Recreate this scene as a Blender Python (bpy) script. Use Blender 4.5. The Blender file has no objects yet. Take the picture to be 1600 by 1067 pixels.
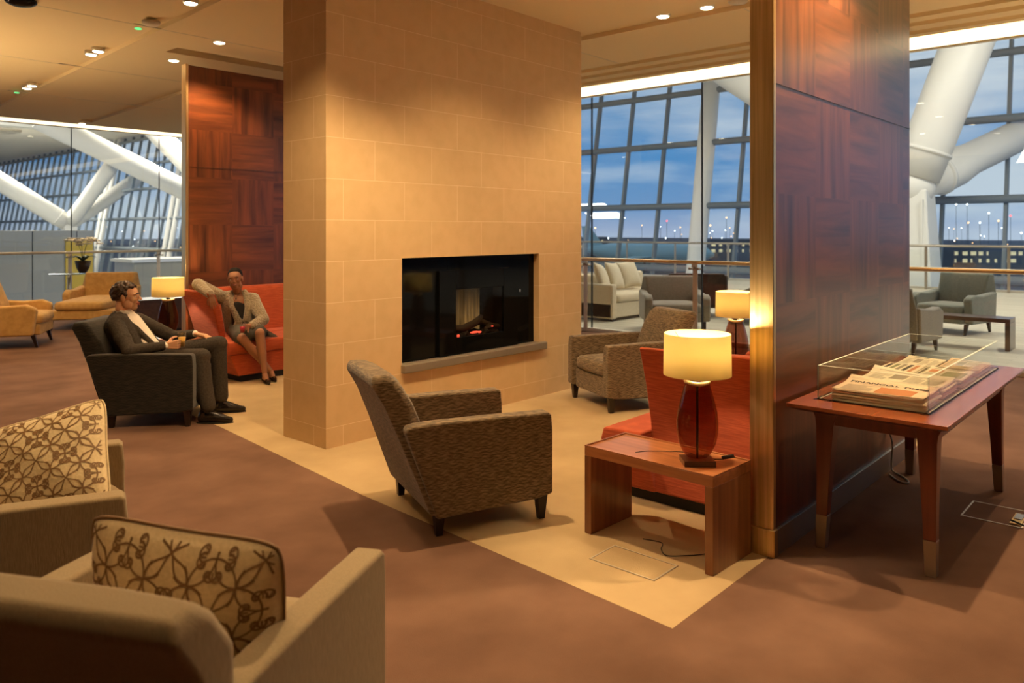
import bpy, bmesh, math, random
from mathutils import Vector, Matrix, Euler, noise
PI = math.pi
random.seed(7)
SC = bpy.context.scene
COL = SC.collection

# ------------------------------------------------------------------ camera, world, light
cam_d = bpy.data.cameras.new('camera'); cam = bpy.data.objects.new('camera', cam_d); COL.objects.link(cam)
cam.location = (0, 0, 1.62)
cam.rotation_euler = (PI/2, 0, math.radians(-48.3))
cam_d.sensor_width = 36; cam_d.lens = 27.36
cam_d.shift_y = -0.1084
cam_d.clip_start = 0.1; cam_d.clip_end = 2000
cam_d.dof.use_dof = True; cam_d.dof.focus_distance = 4.9; cam_d.dof.aperture_fstop = 2.6
SC.camera = cam
SC.view_settings.view_transform = 'Standard'; SC.view_settings.look = 'None'
SC.view_settings.gamma = 1; SC.view_settings.use_curve_mapping = False
SC.view_settings.exposure = -0.08

WARM = (1.0, 0.685, 0.345)
W = bpy.data.worlds.new('dusk'); SC.world = W; W.use_nodes = True
nt = W.node_tree; nt.nodes.clear()
wo = nt.nodes.new('ShaderNodeOutputWorld'); bg = nt.nodes.new('ShaderNodeBackground')
tc = nt.nodes.new('ShaderNodeTexCoord'); sp = nt.nodes.new('ShaderNodeSeparateXYZ')
rp = nt.nodes.new('ShaderNodeValToRGB')
nt.links.new(tc.outputs['Generated'], sp.inputs[0]); nt.links.new(sp.outputs['Z'], rp.inputs[0])
els = rp.color_ramp.elements
els[0].position = 0.0; els[0].color = (.24, .30, .46, 1)
els[1].position = 0.6; els[1].color = (.14, .20, .36, 1)
for p, c in ((.03, (.11, .22, .42, 1)), (.09, (.055, .19, .42, 1)), (.22, (.20, .29, .43, 1))):
    e = els.new(p); e.color = c
mp = nt.nodes.new('ShaderNodeMapping'); mp.inputs['Scale'].default_value = (2.2, 2.2, 11)
nz = nt.nodes.new('ShaderNodeTexNoise'); nz.inputs['Scale'].default_value = 1.6; nz.inputs['Detail'].default_value = 6
nt.links.new(tc.outputs['Generated'], mp.inputs[0]); nt.links.new(mp.outputs[0], nz.inputs['Vector'])
r2 = nt.nodes.new('ShaderNodeValToRGB'); r2.color_ramp.elements[0].position = .43; r2.color_ramp.elements[1].position = .66
nt.links.new(nz.outputs['Fac'], r2.inputs[0])
mx = nt.nodes.new('ShaderNodeMixRGB'); mx.inputs[2].default_value = (.40, .46, .55, 1)
nt.links.new(r2.outputs[0], mx.inputs[0]); nt.links.new(rp.outputs[0], mx.inputs[1])
nt.links.new(mx.outputs[0], bg.inputs[0]); bg.inputs[1].default_value = 1.65
nt.links.new(bg.outputs[0], wo.inputs[0])

# downlights: x, y, watts  (the first group is in view)
CEIL = 3.685
SPOTS_SEEN = [(6.58, 3.91, 90), (6.59, 3.45, 70), (3.34, 6.89, 170), (4.25, 8.10, 170), (4.33, 9.37, 90),
              (3.54, 9.78, 70), (3.53, 9.54, 70), (3.76, 12.80, 100), (3.74, 12.52, 100)]
SPOTS_UNSEEN = [(3.12, 3.40, 400), (4.75, 3.6, 110), (4.3, 1.22, 400), (2.2, 4.5, 130), (7.3, 0.6, 130),  # unseen: some placed from cast shadows, others added to brighten dim areas
                (1.25, 3.3, 50), (.30, 1.70, 75), (4.6, 6.3, 90), (2.0, 12.2, 120), (5.7, 16.2, 170)]
FILL_UPLIGHTS = [(1.3, 10.6, 300), (7.9, -.9, 200), (-2.6, 6.6, 130), (4.6, -2.6, 90)]   # uplighters added out of view to brighten the ceiling

# ------------------------------------------------------------------ materials
MATS = {}
def mat(name, col=(.5, .5, .5), rough=.6, metal=0, spec=.5, emit=None, es=1.0):
    m = bpy.data.materials.new(name); m.use_nodes = True
    b = m.node_tree.nodes['Principled BSDF']
    b.inputs['Base Color'].default_value = (*col, 1); b.inputs['Roughness'].default_value = rough
    b.inputs['Metallic'].default_value = metal; b.inputs['Specular IOR Level'].default_value = spec
    if emit:
        b.inputs['Emission Color'].default_value = (*emit, 1); b.inputs['Emission Strength'].default_value = es
    MATS[name] = m
    return m
def N(m, t, **kw):
    n = m.node_tree.nodes.new(t)
    for k, v in kw.items(): setattr(n, k, v)
    return n
def LK(m, a, b): m.node_tree.links.new(a, b)
def coords(m, scale=(1, 1, 1), rot=(0, 0, 0)):
    t = N(m, 'ShaderNodeTexCoord'); p = N(m, 'ShaderNodeMapping')
    p.inputs['Scale'].default_value = scale; p.inputs['Rotation'].default_value = rot
    LK(m, t.outputs['Object'], p.inputs[0]); return p.outputs[0]
def noise_col(m, c1, c2, scale=5, detail=4, vec=None, lo=.35, hi=.65, bump=0, bd=.002, rough_in=None):
    b = m.node_tree.nodes['Principled BSDF']
    if vec is None: vec = coords(m)
    n = N(m, 'ShaderNodeTexNoise'); n.inputs['Scale'].default_value = scale; n.inputs['Detail'].default_value = detail
    LK(m, vec, n.inputs['Vector'])
    r = N(m, 'ShaderNodeValToRGB'); r.color_ramp.elements[0].position = lo; r.color_ramp.elements[1].position = hi
    r.color_ramp.elements[0].color = (*c1, 1); r.color_ramp.elements[1].color = (*c2, 1)
    LK(m, n.outputs['Fac'], r.inputs[0]); LK(m, r.outputs[0], b.inputs['Base Color'])
    if bump:
        bp = N(m, 'ShaderNodeBump'); bp.inputs['Strength'].default_value = bump; bp.inputs['Distance'].default_value = bd
        LK(m, n.outputs['Fac'], bp.inputs['Height']); LK(m, bp.outputs[0], b.inputs['Normal'])
    return n, r
def math_n(m, op, a, b=None, c=None):
    n = N(m, 'ShaderNodeMath', operation=op)
    for i, v in enumerate((a, b, c)):
        if v is None: continue
        if hasattr(v, 'links') or hasattr(v, 'is_output'): LK(m, v, n.inputs[i])
        else: n.inputs[i].default_value = v
    return n.outputs[0]

# carpet
def carpet(name, c1, c2):
    m = mat(name, rough=.95, spec=.12); b = m.node_tree.nodes['Principled BSDF']
    n, r = noise_col(m, c1, c2, 2.2, 6, lo=.3, hi=.7)
    f = N(m, 'ShaderNodeTexNoise'); f.inputs['Scale'].default_value = 260
    t = N(m, 'ShaderNodeTexCoord'); LK(m, t.outputs['Object'], f.inputs['Vector'])
    bp = N(m, 'ShaderNodeBump'); bp.inputs['Strength'].default_value = .35; bp.inputs['Distance'].default_value = .004
    LK(m, f.outputs['Fac'], bp.inputs['Height']); LK(m, bp.outputs[0], b.inputs['Normal'])
    return m
M_BROWN = carpet('brown_carpet', (.138, .074, .051), (.212, .118, .082))
M_BEIGE = carpet('beige_carpet', (.42, .30, .165), (.52, .38, .215))
# limestone, light joints
M_STONE = mat('limestone', rough=.75, spec=.25)
def stone_nodes():
    m = M_STONE; b = m.node_tree.nodes['Principled BSDF']
    t = N(m, 'ShaderNodeTexCoord'); s = N(m, 'ShaderNodeSeparateXYZ'); LK(m, t.outputs['Object'], s.inputs[0])
    ge = N(m, 'ShaderNodeNewGeometry')
    u = math_n(m, 'ADD', s.outputs['X'], s.outputs['Y'])
    c = N(m, 'ShaderNodeCombineXYZ'); LK(m, u, c.inputs[0])
    LK(m, math_n(m, 'ADD', s.outputs['Z'], .158+.31), c.inputs[1])
    br = N(m, 'ShaderNodeTexBrick'); LK(m, c.outputs[0], br.inputs['Vector'])
    br.inputs['Scale'].default_value = 1; br.inputs['Mortar Size'].default_value = .0028
    br.inputs['Brick Width'].default_value = .60; br.inputs['Row Height'].default_value = .3095
    br.inputs['Color1'].default_value = (.66, .46, .25, 1); br.inputs['Color2'].default_value = (.68, .475, .26, 1)
    br.inputs['Mortar'].default_value = (.80, .62, .39, 1); br.inputs['Mortar Smooth'].default_value = .3
    n = N(m, 'ShaderNodeTexNoise'); n.inputs['Scale'].default_value = 9; n.inputs['Detail'].default_value = 8
    LK(m, t.outputs['Object'], n.inputs['Vector'])
    r = N(m, 'ShaderNodeValToRGB'); r.color_ramp.elements[0].color = (.94, .93, .91, 1); r.color_ramp.elements[1].color = (1, 1, 1, 1)
    r.color_ramp.elements[0].position = .3; r.color_ramp.elements[1].position = .6
    LK(m, n.outputs['Fac'], r.inputs[0])
    mi = N(m, 'ShaderNodeMixRGB', blend_type='MULTIPLY'); mi.inputs[0].default_value = 1
    LK(m, br.outputs[0], mi.inputs[1]); LK(m, r.outputs[0], mi.inputs[2]); LK(m, mi.outputs[0], b.inputs['Base Color'])
    bp = N(m, 'ShaderNodeBump'); bp.inputs['Strength'].default_value = .2; bp.inputs['Distance'].default_value = .002
    LK(m, br.outputs['Fac'], bp.inputs['Height']); bp.invert = True; LK(m, bp.outputs[0], b.inputs['Normal'])
stone_nodes()
# parquet veneer panel: square blocks with alternating grain
def veneer(name, x0, z0, blk, dark=(.050, .012, .005), lite=(.21, .060, .020), rough=.28):
    m = mat(name, rough=rough, spec=.5); b = m.node_tree.nodes['Principled BSDF']
    t = N(m, 'ShaderNodeTexCoord'); s = N(m, 'ShaderNodeSeparateXYZ'); LK(m, t.outputs['Object'], s.inputs[0])
    X = math_n(m, 'DIVIDE', math_n(m, 'SUBTRACT', s.outputs['X'], x0), blk)
    Z = math_n(m, 'DIVIDE', math_n(m, 'SUBTRACT', s.outputs['Z'], z0), blk)
    fx = math_n(m, 'FLOOR', X); fz = math_n(m, 'FLOOR', Z)
    par = math_n(m, 'FRACT', math_n(m, 'MULTIPLY', math_n(m, 'ADD', fx, fz), .5))
    msk = math_n(m, 'GREATER_THAN', math_n(m, 'ABSOLUTE', par), .25)
    bid = math_n(m, 'ADD', math_n(m, 'MULTIPLY', fx, 7.3), math_n(m, 'MULTIPLY', fz, 3.1))
    cols = []
    for a, l in ((X, Z), (Z, X)):      # strips across a, grain along l
        strip = math_n(m, 'FLOOR', math_n(m, 'MULTIPLY', a, 5))
        wn = N(m, 'ShaderNodeTexWhiteNoise', noise_dimensions='2D')
        c = N(m, 'ShaderNodeCombineXYZ'); LK(m, strip, c.inputs[0]); LK(m, bid, c.inputs[1]); LK(m, c.outputs[0], wn.inputs['Vector'])
        g = N(m, 'ShaderNodeCombineXYZ'); LK(m, math_n(m, 'MULTIPLY', a, 7), g.inputs[0]); LK(m, math_n(m, 'MULTIPLY', l, .7), g.inputs[1])
        LK(m, math_n(m, 'MULTIPLY', bid, 5), g.inputs[2])
        n = N(m, 'ShaderNodeTexNoise'); n.inputs['Scale'].default_value = 1.0; n.inputs['Detail'].default_value = 7
        n.inputs['Distortion'].default_value = .6
        LK(m, g.outputs[0], n.inputs['Vector'])
        v = math_n(m, 'ADD', math_n(m, 'MULTIPLY', wn.outputs[0], .16), math_n(m, 'MULTIPLY', n.outputs['Fac'], 1.25))
        cols.append(v)
    mi = N(m, 'ShaderNodeMix', data_type='FLOAT'); LK(m, msk, mi.inputs[0]); LK(m, cols[0], mi.inputs[2]); LK(m, cols[1], mi.inputs[3])
    r = N(m, 'ShaderNodeValToRGB'); e = r.color_ramp.elements
    e[0].position = .40; e[0].color = (*dark, 1); e[1].position = .95; e[1].color = (*lite, 1)
    LK(m, mi.outputs[0], r.inputs[0]); LK(m, r.outputs[0], b.inputs['Base Color'])
    b.inputs['Coat Weight'].default_value = .25; b.inputs['Coat Roughness'].default_value = .25
    return m
M_VENEER = veneer('walnut_parquet_veneer', 4.145, .05, .545)
M_VENEER_R = veneer('walnut_parquet_veneer_near', 3.76, .14, .555, (.050, .014, .007), (.22, .068, .026))
def grain(name, c1, c2, axis='y', rough=.3, sc=1.0, coat=.3):
    m = mat(name, rough=rough)
    s = {'x': (1.2, 26, 26), 'y': (26, 1.2, 26), 'z': (26, 26, 1.2)}[axis]
    noise_col(m, c1, c2, 1.0*sc, 6, coords(m, s), .32, .68)
    m.node_tree.nodes['Principled BSDF'].inputs['Coat Weight'].default_value = coat
    m.node_tree.nodes['Principled BSDF'].inputs['Coat Roughness'].default_value = .2
    return m
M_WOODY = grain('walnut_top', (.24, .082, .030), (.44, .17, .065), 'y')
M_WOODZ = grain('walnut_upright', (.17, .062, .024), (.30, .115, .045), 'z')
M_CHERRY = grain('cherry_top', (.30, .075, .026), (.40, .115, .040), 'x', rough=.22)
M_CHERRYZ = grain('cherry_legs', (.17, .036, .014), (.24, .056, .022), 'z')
M_DARKW = grain('dark_wood', (.055, .024, .014), (.085, .040, .022), 'y')
M_LEG = mat('dark_stained_leg', (.022, .011, .008), .35)
M_BRASS = mat('brushed_brass', (.80, .58, .30), .33, 1)
noise_col(M_BRASS, (.62, .42, .19), (.88, .64, .34), 1, 4, coords(M_BRASS, (60, 60, 1.4)), .3, .7)
M_STEEL = mat('brushed_steel', (.52, .46, .38), .3, 1)
M_RAIL = mat('bronze_rail', (.80, .62, .40), .28, 1)
M_ALU = mat('pale_aluminium', (.72, .66, .55), .4, .7)
M_CAPS = mat('nickel_leg_cap', (.42, .34, .26), .4, .8)
M_CEIL = mat('ceiling_plaster', (.78, .63, .39), .9, spec=.1)
M_CEILG = mat('ceiling_slot', (.62, .56, .46), .8, spec=.1)
M_SOOT = mat('black_recess', (.02, .018, .016), .8)
M_COVE = mat('cove_light_diffuser', (.9, .8, .6), emit=(1, .84, .55), es=2.2)
M_LED = mat('downlight_lens', (1, 1, 1), emit=(1, .86, .58), es=14)
M_GREEN = mat('green_indicator', (.1, .5, .2), emit=(.15, .9, .3), es=1.2)
M_BLKGLOSS = mat('black_glass', (.004, .004, .004), .06, spec=.12)
M_BLACK = mat('black_matte', (.008, .007, .006), .6)
M_SILL = mat('grey_stone_sill', (.20, .165, .125), .5)
# fabric
def fabric(name, c1, c2, rough=.9, streak=(9, 9, 75), zig=0, sheen=.3):
    m = mat(name, rough=rough, spec=.2); b = m.node_tree.nodes['Principled BSDF']
    v = coords(m, streak)
    n, r = noise_col(m, c1, c2, 1.6, 3, v, .38, .66, bump=.35, bd=.004)
    if zig:
        t = N(m, 'ShaderNodeTexCoord'); s = N(m, 'ShaderNodeSeparateXYZ'); LK(m, t.outputs['Object'], s.inputs[0])
        h = math_n(m, 'ADD', s.outputs['X'], s.outputs['Y'])
        tri = math_n(m, 'PINGPONG', h, .035)
        ph = math_n(m, 'MULTIPLY', math_n(m, 'ADD', s.outputs['Z'], math_n(m, 'MULTIPLY', tri, .55)), 2*PI/.022)
        w = math_n(m, 'ADD', math_n(m, 'MULTIPLY', math_n(m, 'SINE', ph), zig), n.outputs['Fac'])
        LK(m, w, r.inputs[0])
    b.inputs['Sheen Weight'].default_value = sheen
    return m
M_CHAIR = fabric('brown_zigzag_weave', (.095, .064, .036), (.265, .188, .112), zig=.045, streak=(14, 14, 95))
M_CHAIRDK = fabric('charcoal_brown_weave', (.008, .006, .005), (.024, .018, .012), zig=.06)
M_RED = fabric('red_ribbed_weave', (.40, .068, .026), (.54, .105, .040), streak=(6, 6, 90), sheen=.15)
M_TAUPE = fabric('taupe_linen', (.27, .20, .115), (.33, .245, .145), streak=(140, 140, 20), sheen=.2)
M_CREAM = fabric('cream_linen', (.60, .50, .33), (.66, .56, .38), streak=(30, 30, 30))
M_GREY = fabric('grey_taupe_wool', (.22, .19, .135), (.26, .225, .165), streak=(30, 30, 30))
M_SAGE = fabric('sage_grey_wool', (.165, .17, .125), (.20, .20, .15), streak=(30, 30, 30))
M_DKBROWN = fabric('dark_brown_leather', (.045, .028, .018), (.06, .037, .023), streak=(9, 9, 9))
M_TAN = fabric('tan_suede', (.56, .34, .12), (.66, .42, .16), streak=(8, 8, 8), sheen=.1)
M_PILLOW = fabric('cream_cushion_satin', (.70, .55, .32), (.78, .62, .38), streak=(60, 60, 60), rough=.6)
M_SCROLL = mat('brown_scroll_embroidery', (.23, .125, .050), .6)
M_SHADE = bpy.data.materials.new('lamp_shade_linen'); M_SHADE.use_nodes = True
def shade_nodes():
    m = M_SHADE; t = m.node_tree; t.nodes.clear()
    o = t.nodes.new('ShaderNodeOutputMaterial'); d = t.nodes.new('ShaderNodeBsdfDiffuse'); tr = t.nodes.new('ShaderNodeBsdfTranslucent')
    mi = t.nodes.new('ShaderNodeMixShader'); mi.inputs[0].default_value = .6
    d.inputs[0].default_value = (.80, .62, .30, 1); tr.inputs[0].default_value = (.95, .84, .48, 1)
    t.links.new(d.outputs[0], mi.inputs[1]); t.links.new(tr.outputs[0], mi.inputs[2]); t.links.new(mi.outputs[0], o.inputs[0])
shade_nodes()
M_BULB = mat('lamp_bulb', (1, 1, 1), emit=(1, .8, .5), es=25)
def glass(name, tint=(1, 1, 1), gloss=1.0, ior=1.45, rough=0.0, gcol=(1, 1, 1)):
    m = bpy.data.materials.new(name); m.use_nodes = True; t = m.node_tree; t.nodes.clear()
    o = t.nodes.new('ShaderNodeOutputMaterial'); a = t.nodes.new('ShaderNodeBsdfTransparent'); g = t.nodes.new('ShaderNodeBsdfGlossy')
    a.inputs[0].default_value = (*tint, 1); g.inputs['Roughness'].default_value = rough; g.inputs[0].default_value = (*gcol, 1)
    f = t.nodes.new('ShaderNodeFresnel'); ge = t.nodes.new('ShaderNodeNewGeometry')
    mr = t.nodes.new('ShaderNodeMapRange'); mr.inputs[3].default_value = ior; mr.inputs[4].default_value = 1/ior    # same thin-sheet reflection from both faces
    t.links.new(ge.outputs['Backfacing'], mr.inputs[0]); t.links.new(mr.outputs[0], f.inputs[0])
    mu = t.nodes.new('ShaderNodeMath'); mu.operation = 'MULTIPLY'; mu.inputs[1].default_value = gloss
    mi = t.nodes.new('ShaderNodeMixShader')
    t.links.new(f.outputs[0], mu.inputs[0]); t.links.new(mu.outputs[0], mi.inputs[0])
    t.links.new(a.outputs[0], mi.inputs[1]); t.links.new(g.outputs[0], mi.inputs[2]); t.links.new(mi.outputs[0], o.inputs[0])
    MATS[name] = m; return m
M_WIN = glass('window_glass', (.97, .985, .975), 1.0)
M_CASE = glass('case_glass', (.985, .995, .985), .9)
M_CASEEDGE = mat('green_glass_edge', (.04, .32, .24), .3)
M_EDGELT = mat('polished_glass_edge', (.80, .88, .80), .5)
M_LAMPGL = glass('smoked_aubergine_glass', (.58, .33, .25), 1.1, 1.5, gcol=(1, .9, .8))
M_TUMBLER = glass('clear_tumbler', (.97, .97, .97), 1.2)
M_WHITE = mat('white_steel_paint', (.82, .80, .74), .45)
M_MULL = mat('grey_mullion', (.17, .20, .22), .5)
M_ROOF = mat('white_roof_soffit', (.78, .74, .66), .8)
M_ROOFW = mat('white_roof_beam', (.88, .88, .86), .6)
def planks():
    m = mat('pale_oak_planks', rough=.55); b = m.node_tree.nodes['Principled BSDF']
    v = coords(m, (1, 1, 1))
    br = N(m, 'ShaderNodeTexBrick'); LK(m, coords(m, (1, 1, 1), (0, 0, PI/2)), br.inputs['Vector'])
    br.inputs['Scale'].default_value = 1; br.inputs['Brick Width'].default_value = 1.8; br.inputs['Row Height'].default_value = .14
    br.inputs['Mortar Size'].default_value = .003
    br.inputs['Color1'].default_value = (.46, .41, .30, 1); br.inputs['Color2'].default_value = (.54, .49, .37, 1); br.inputs['Mortar'].default_value = (.34, .30, .22, 1)
    LK(m, br.outputs[0], b.inputs['Base Color']); return m
M_OAK = planks()
M_ASPH = mat('apron_asphalt', (.035, .05, .075), .9)
M_BLDG = mat('far_building', (.05, .07, .10), .8)
M_LITW = mat('lit_windows', (.9, .8, .5), emit=(1, .78, .40), es=.6)
M_LITC = mat('cool_lit_windows', (.7, .9, .9), emit=(.65, .9, .85), es=.5)
M_LAMPY = mat('sodium_lamp', (1, .7, .4), emit=(1, .55, .20), es=5)
M_LAMPW = mat('white_lamp', (1, 1, 1), emit=(.95, .97, 1), es=8)
M_LAMPR = mat('red_lamp', (1, .1, .1), emit=(1, .06, .05), es=6)
M_TEAL = mat('pale_teal_aircraft', (.30, .50, .52), .4)
M_KIOSK = mat('grey_kiosk_panel', (.42, .40, .32), .25, spec=.8)
M_YEL = mat('yellow_panel', (.75, .48, .05), .5)
M_CONC = mat('concourse_wall', (.55, .50, .38), .8)
M_SKIN = mat('light_skin', (.62, .33, .19), .5); MATS['light_skin'].node_tree.nodes['Principled BSDF'].inputs['Subsurface Weight'].default_value = .06
M_SKIND = mat('deep_brown_skin', (.34, .155, .085), .6)
M_HAIR = mat('dark_brown_hair', (.035, .016, .009), .55); noise_col(M_HAIR, (.02, .009, .005), (.07, .03, .015), 60, 4, bump=.8, bd=.01)
M_HAIRB = mat('black_hair', (.008, .006, .005), .7, spec=.2)
M_SUIT = mat('charcoal_suit_wool', rough=.85, spec=.2); noise_col(M_SUIT, (.040, .032, .026), (.062, .050, .040), 18, 4, coords(M_SUIT, (4, 4, 4)), bump=.3, bd=.006)
M_SHIRT = mat('pale_pink_shirt', (.86, .76, .68), .8)
M_SHOE = mat('black_polished_leather', (.012, .008, .006), .16)
M_CARD = mat('oatmeal_mohair', rough=1, spec=.1); noise_col(M_CARD, (.26, .20, .13), (.40, .32, .22), 55, 6, bump=1, bd=.02)
MATS['oatmeal_mohair'].node_tree.nodes['Principled BSDF'].inputs['Sheen Weight'].default_value = .6
M_SKIRT = mat('grey_skirt_wool', (.075, .066, .054), .9)
M_TOP = mat('black_top', (.012, .010, .010), .8)
M_EYE = mat('eye_white', (.75, .72, .68), .3)
M_IRIS = mat('dark_iris', (.02, .012, .008), .2)
M_LIP = mat('lip_tone', (.30, .085, .065), .45)
M_TEETH = mat('teeth', (.75, .70, .62), .4)
M_WIRE = mat('thin_wire_frames', (.5, .42, .3), .3, 1)
M_JUICE = mat('orange_juice', (.85, .48, .07), .3)
M_WINE = mat('pink_red_drink', (.55, .02, .05), .15)
M_PAPER = mat('newsprint', (.86, .79, .64), .85)
M_PINKP = mat('salmon_newsprint', (.88, .70, .52), .85)
M_INK = mat('print_ink', (.06, .05, .045), .8)
M_INKG = mat('grey_print', (.36, .31, .24), .8)
M_PHOTOO = mat('orange_photo_print', (.62, .25, .10), .7)
M_PHOTOG = mat('green_photo_print', (.30, .32, .16), .7)
M_REDINK = mat('red_print', (.45, .05, .03), .7)
M_CORD = mat('dark_cord', (.03, .022, .018), .5)
M_CORDW = mat('grey_cord', (.45, .42, .38), .5)
M_FBRIM = mat('floor_box_rim', (.50, .43, .33), .45, .3)
M_PETAL = mat('cream_orchid_petal', (.95, .92, .80), .6)
M_LEAF = mat('orchid_leaf', (.05, .08, .03), .5)
M_POT = mat('dark_pot', (.05, .03, .02), .4)
M_GTOP = glass('blue_grey_glass_top', (.55, .62, .68), 2.0)
M_FLAME = bpy.data.materials.new('flame_screen'); M_FLAME.use_nodes = True
def flame_nodes():
    m = M_FLAME; b = m.node_tree.nodes['Principled BSDF']; b.inputs['Base Color'].default_value = (.01, .008, .005, 1)
    t = N(m, 'ShaderNodeTexCoord'); s = N(m, 'ShaderNodeSeparateXYZ'); LK(m, t.outputs['Object'], s.inputs[0])
    v = coords(m, (28, 1, 2.2)); n = N(m, 'ShaderNodeTexNoise'); n.inputs['Scale'].default_value = 1; n.inputs['Detail'].default_value = 3
    LK(m, v, n.inputs['Vector'])
    fall = N(m, 'ShaderNodeMapRange'); LK(m, s.outputs['Z'], fall.inputs[0])
    fall.inputs[1].default_value = .80; fall.inputs[2].default_value = 1.16; fall.inputs[3].default_value = 1.0; fall.inputs[4].default_value = 0
    e = math_n(m, 'MULTIPLY', math_n(m, 'POWER', fall.outputs[0], 1.4), math_n(m, 'ADD', math_n(m, 'MULTIPLY', n.outputs['Fac'], 1.5), -.35))
    b.inputs['Emission Color'].default_value = (1, .56, .17, 1)
    LK(m, math_n(m, 'MULTIPLY', e, .62), b.inputs['Emission Strength'])
flame_nodes()
M_EMBER = mat('glowing_ember', (.2, .02, .01), emit=(1, .10, .05), es=2.2)
M_LOG = mat('charred_log', (.05, .035, .025), .9)
M_ASH = mat('ash_bed', (.02, .015, .012), .9)

# ------------------------------------------------------------------ mesh helpers
def spline(pts, k=6):
    pts = [Vector(p) for p in pts]; out = []
    for i in range(len(pts)-1):
        p0, p1, p2, p3 = pts[max(0, i-1)], pts[i], pts[i+1], pts[min(len(pts)-1, i+2)]
        for j in range(k):
            t = j/k; out.append(.5*((2*p1)+(p2-p0)*t+(2*p0-5*p1+4*p2-p3)*t*t+(3*p1-p0-3*p2+p3)*t**3))
    return out+[pts[-1]]
class MB:
    def __init__(s): s.b = bmesh.new(); s.mi = 0
    def _m(s, faces):
        for f in faces: f.material_index = s.mi
    def poly(s, vs):
        f = s.b.faces.new([s.b.verts.new(v) for v in vs]); s._m([f]); return s
    def box(s, c, d, rot=None, taper=1.0):
        c = Vector(c); R = rot.to_matrix() if rot is not None and hasattr(rot, 'to_matrix') else (rot or Matrix.Identity(3))
        vs = []
        for z in (-1, 1):
            k = taper if z > 0 else 1
            for x, y in ((-1, -1), (1, -1), (1, 1), (-1, 1)):
                vs.append(s.b.verts.new(c + R @ Vector((x*d[0]/2*k, y*d[1]/2*k, z*d[2]/2))))
        fs = [(3, 2, 1, 0), (4, 5, 6, 7), (0, 1, 5, 4), (1, 2, 6, 5), (2, 3, 7, 6), (3, 0, 4, 7)]
        s._m([s.b.faces.new([vs[i] for i in f]) for f in fs]); return s
    def b2(s, x0, x1, y0, y1, z0, z1): return s.box(((x0+x1)/2, (y0+y1)/2, (z0+z1)/2), (x1-x0, y1-y0, z1-z0))
    def prism(s, pts, ax, a0, a1, sc=1.0):
        # pts in the plane perpendicular to ax; 'y': (x,z)  'x': (y,z)  'z': (x,y)
        def mk(p, a):
            if ax == 'y': return (p[0], a, p[1])
            if ax == 'x': return (a, p[0], p[1])
            return (p[0], p[1], a)
        A = [s.b.verts.new(mk(p, a0)) for p in pts]; B = [s.b.verts.new(mk(p, a1)) for p in pts]
        n = len(pts); fs = [s.b.faces.new(A), s.b.faces.new(B[::-1])]
        for i in range(n): fs.append(s.b.faces.new((A[i], B[i], B[(i+1) % n], A[(i+1) % n])))
        s._m(fs); return s
    def rings(s, rs, cap=True, closed=False):
        L = [[s.b.verts.new(p) for p in r] for r in rs]; fs = []
        n = len(L[0]); m = len(L)
        for i in range(m if closed else m-1):
            a, b = L[i], L[(i+1) % m]
            for j in range(n): fs.append(s.b.faces.new((a[j], a[(j+1) % n], b[(j+1) % n], b[j])))
        if cap and not closed: fs.append(s.b.faces.new(L[0][::-1])); fs.append(s.b.faces.new(L[-1]))
        s._m(fs); return s
    def tube(s, p0, p1, r0, r1=None, n=16, cap=True):
        return s.path([p0, p1], [r0, r0 if r1 is None else r1], n, cap)
    def path(s, pts, r, n=10, cap=True, closed=False):
        pts = [Vector(p) for p in pts]; rs = []
        up = None
        for i, p in enumerate(pts):
            a = pts[i-1] if (i or closed) else p; b = pts[(i+1) % len(pts)] if (i < len(pts)-1 or closed) else p
            t = (b-a).normalized()
            if up is None: up = Vector((0, 0, 1)) if abs(t.z) < .9 else Vector((1, 0, 0))
            u = (up - t*up.dot(t)).normalized(); up = u; w = t.cross(u)
            rr = r[i] if isinstance(r, (list, tuple)) else r
            rs.append([p + (u*math.cos(2*PI*k/n)+w*math.sin(2*PI*k/n))*rr for k in range(n)])
        return s.rings(rs, cap, closed)
    def lathe(s, prof, c=(0, 0, 0), n=40, sx=1, sy=1, cap=True):
        rs = [[(c[0]+r*sx*math.cos(2*PI*k/n), c[1]+r*sy*math.sin(2*PI*k/n), c[2]+z) for k in range(n)] for r, z in prof]
        return s.rings(rs, cap)
    def ell(s, c, r, rot=None, nu=20, nv=14):
        R = rot.to_matrix() if rot is not None else Matrix.Identity(3); c = Vector(c)
        top = s.b.verts.new(c+R @ Vector((0, 0, r[2]))); bot = s.b.verts.new(c+R @ Vector((0, 0, -r[2])))
        L = []
        for i in range(1, nv):
            a = PI*i/nv
            L.append([s.b.verts.new(c+R @ Vector((r[0]*math.sin(a)*math.cos(2*PI*k/nu), r[1]*math.sin(a)*math.sin(2*PI*k/nu), r[2]*math.cos(a)))) for k in range(nu)])
        fs = []
        for k in range(nu):
            fs.append(s.b.faces.new((top, L[0][k], L[0][(k+1) % nu]))); fs.append(s.b.faces.new((L[-1][k], bot, L[-1][(k+1) % nu])))
            for i in range(len(L)-1): fs.append(s.b.faces.new((L[i][k], L[i+1][k], L[i+1][(k+1) % nu], L[i][(k+1) % nu])))
        s._m(fs); return s
    def cap(s, p0, p1, r0, r1=None, n=14):
        r1 = r0 if r1 is None else r1
        s.tube(p0, p1, r0, r1, n); s.ell(p0, (r0,)*3, None, n, 8); s.ell(p1, (r1,)*3, None, n, 8); return s
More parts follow.
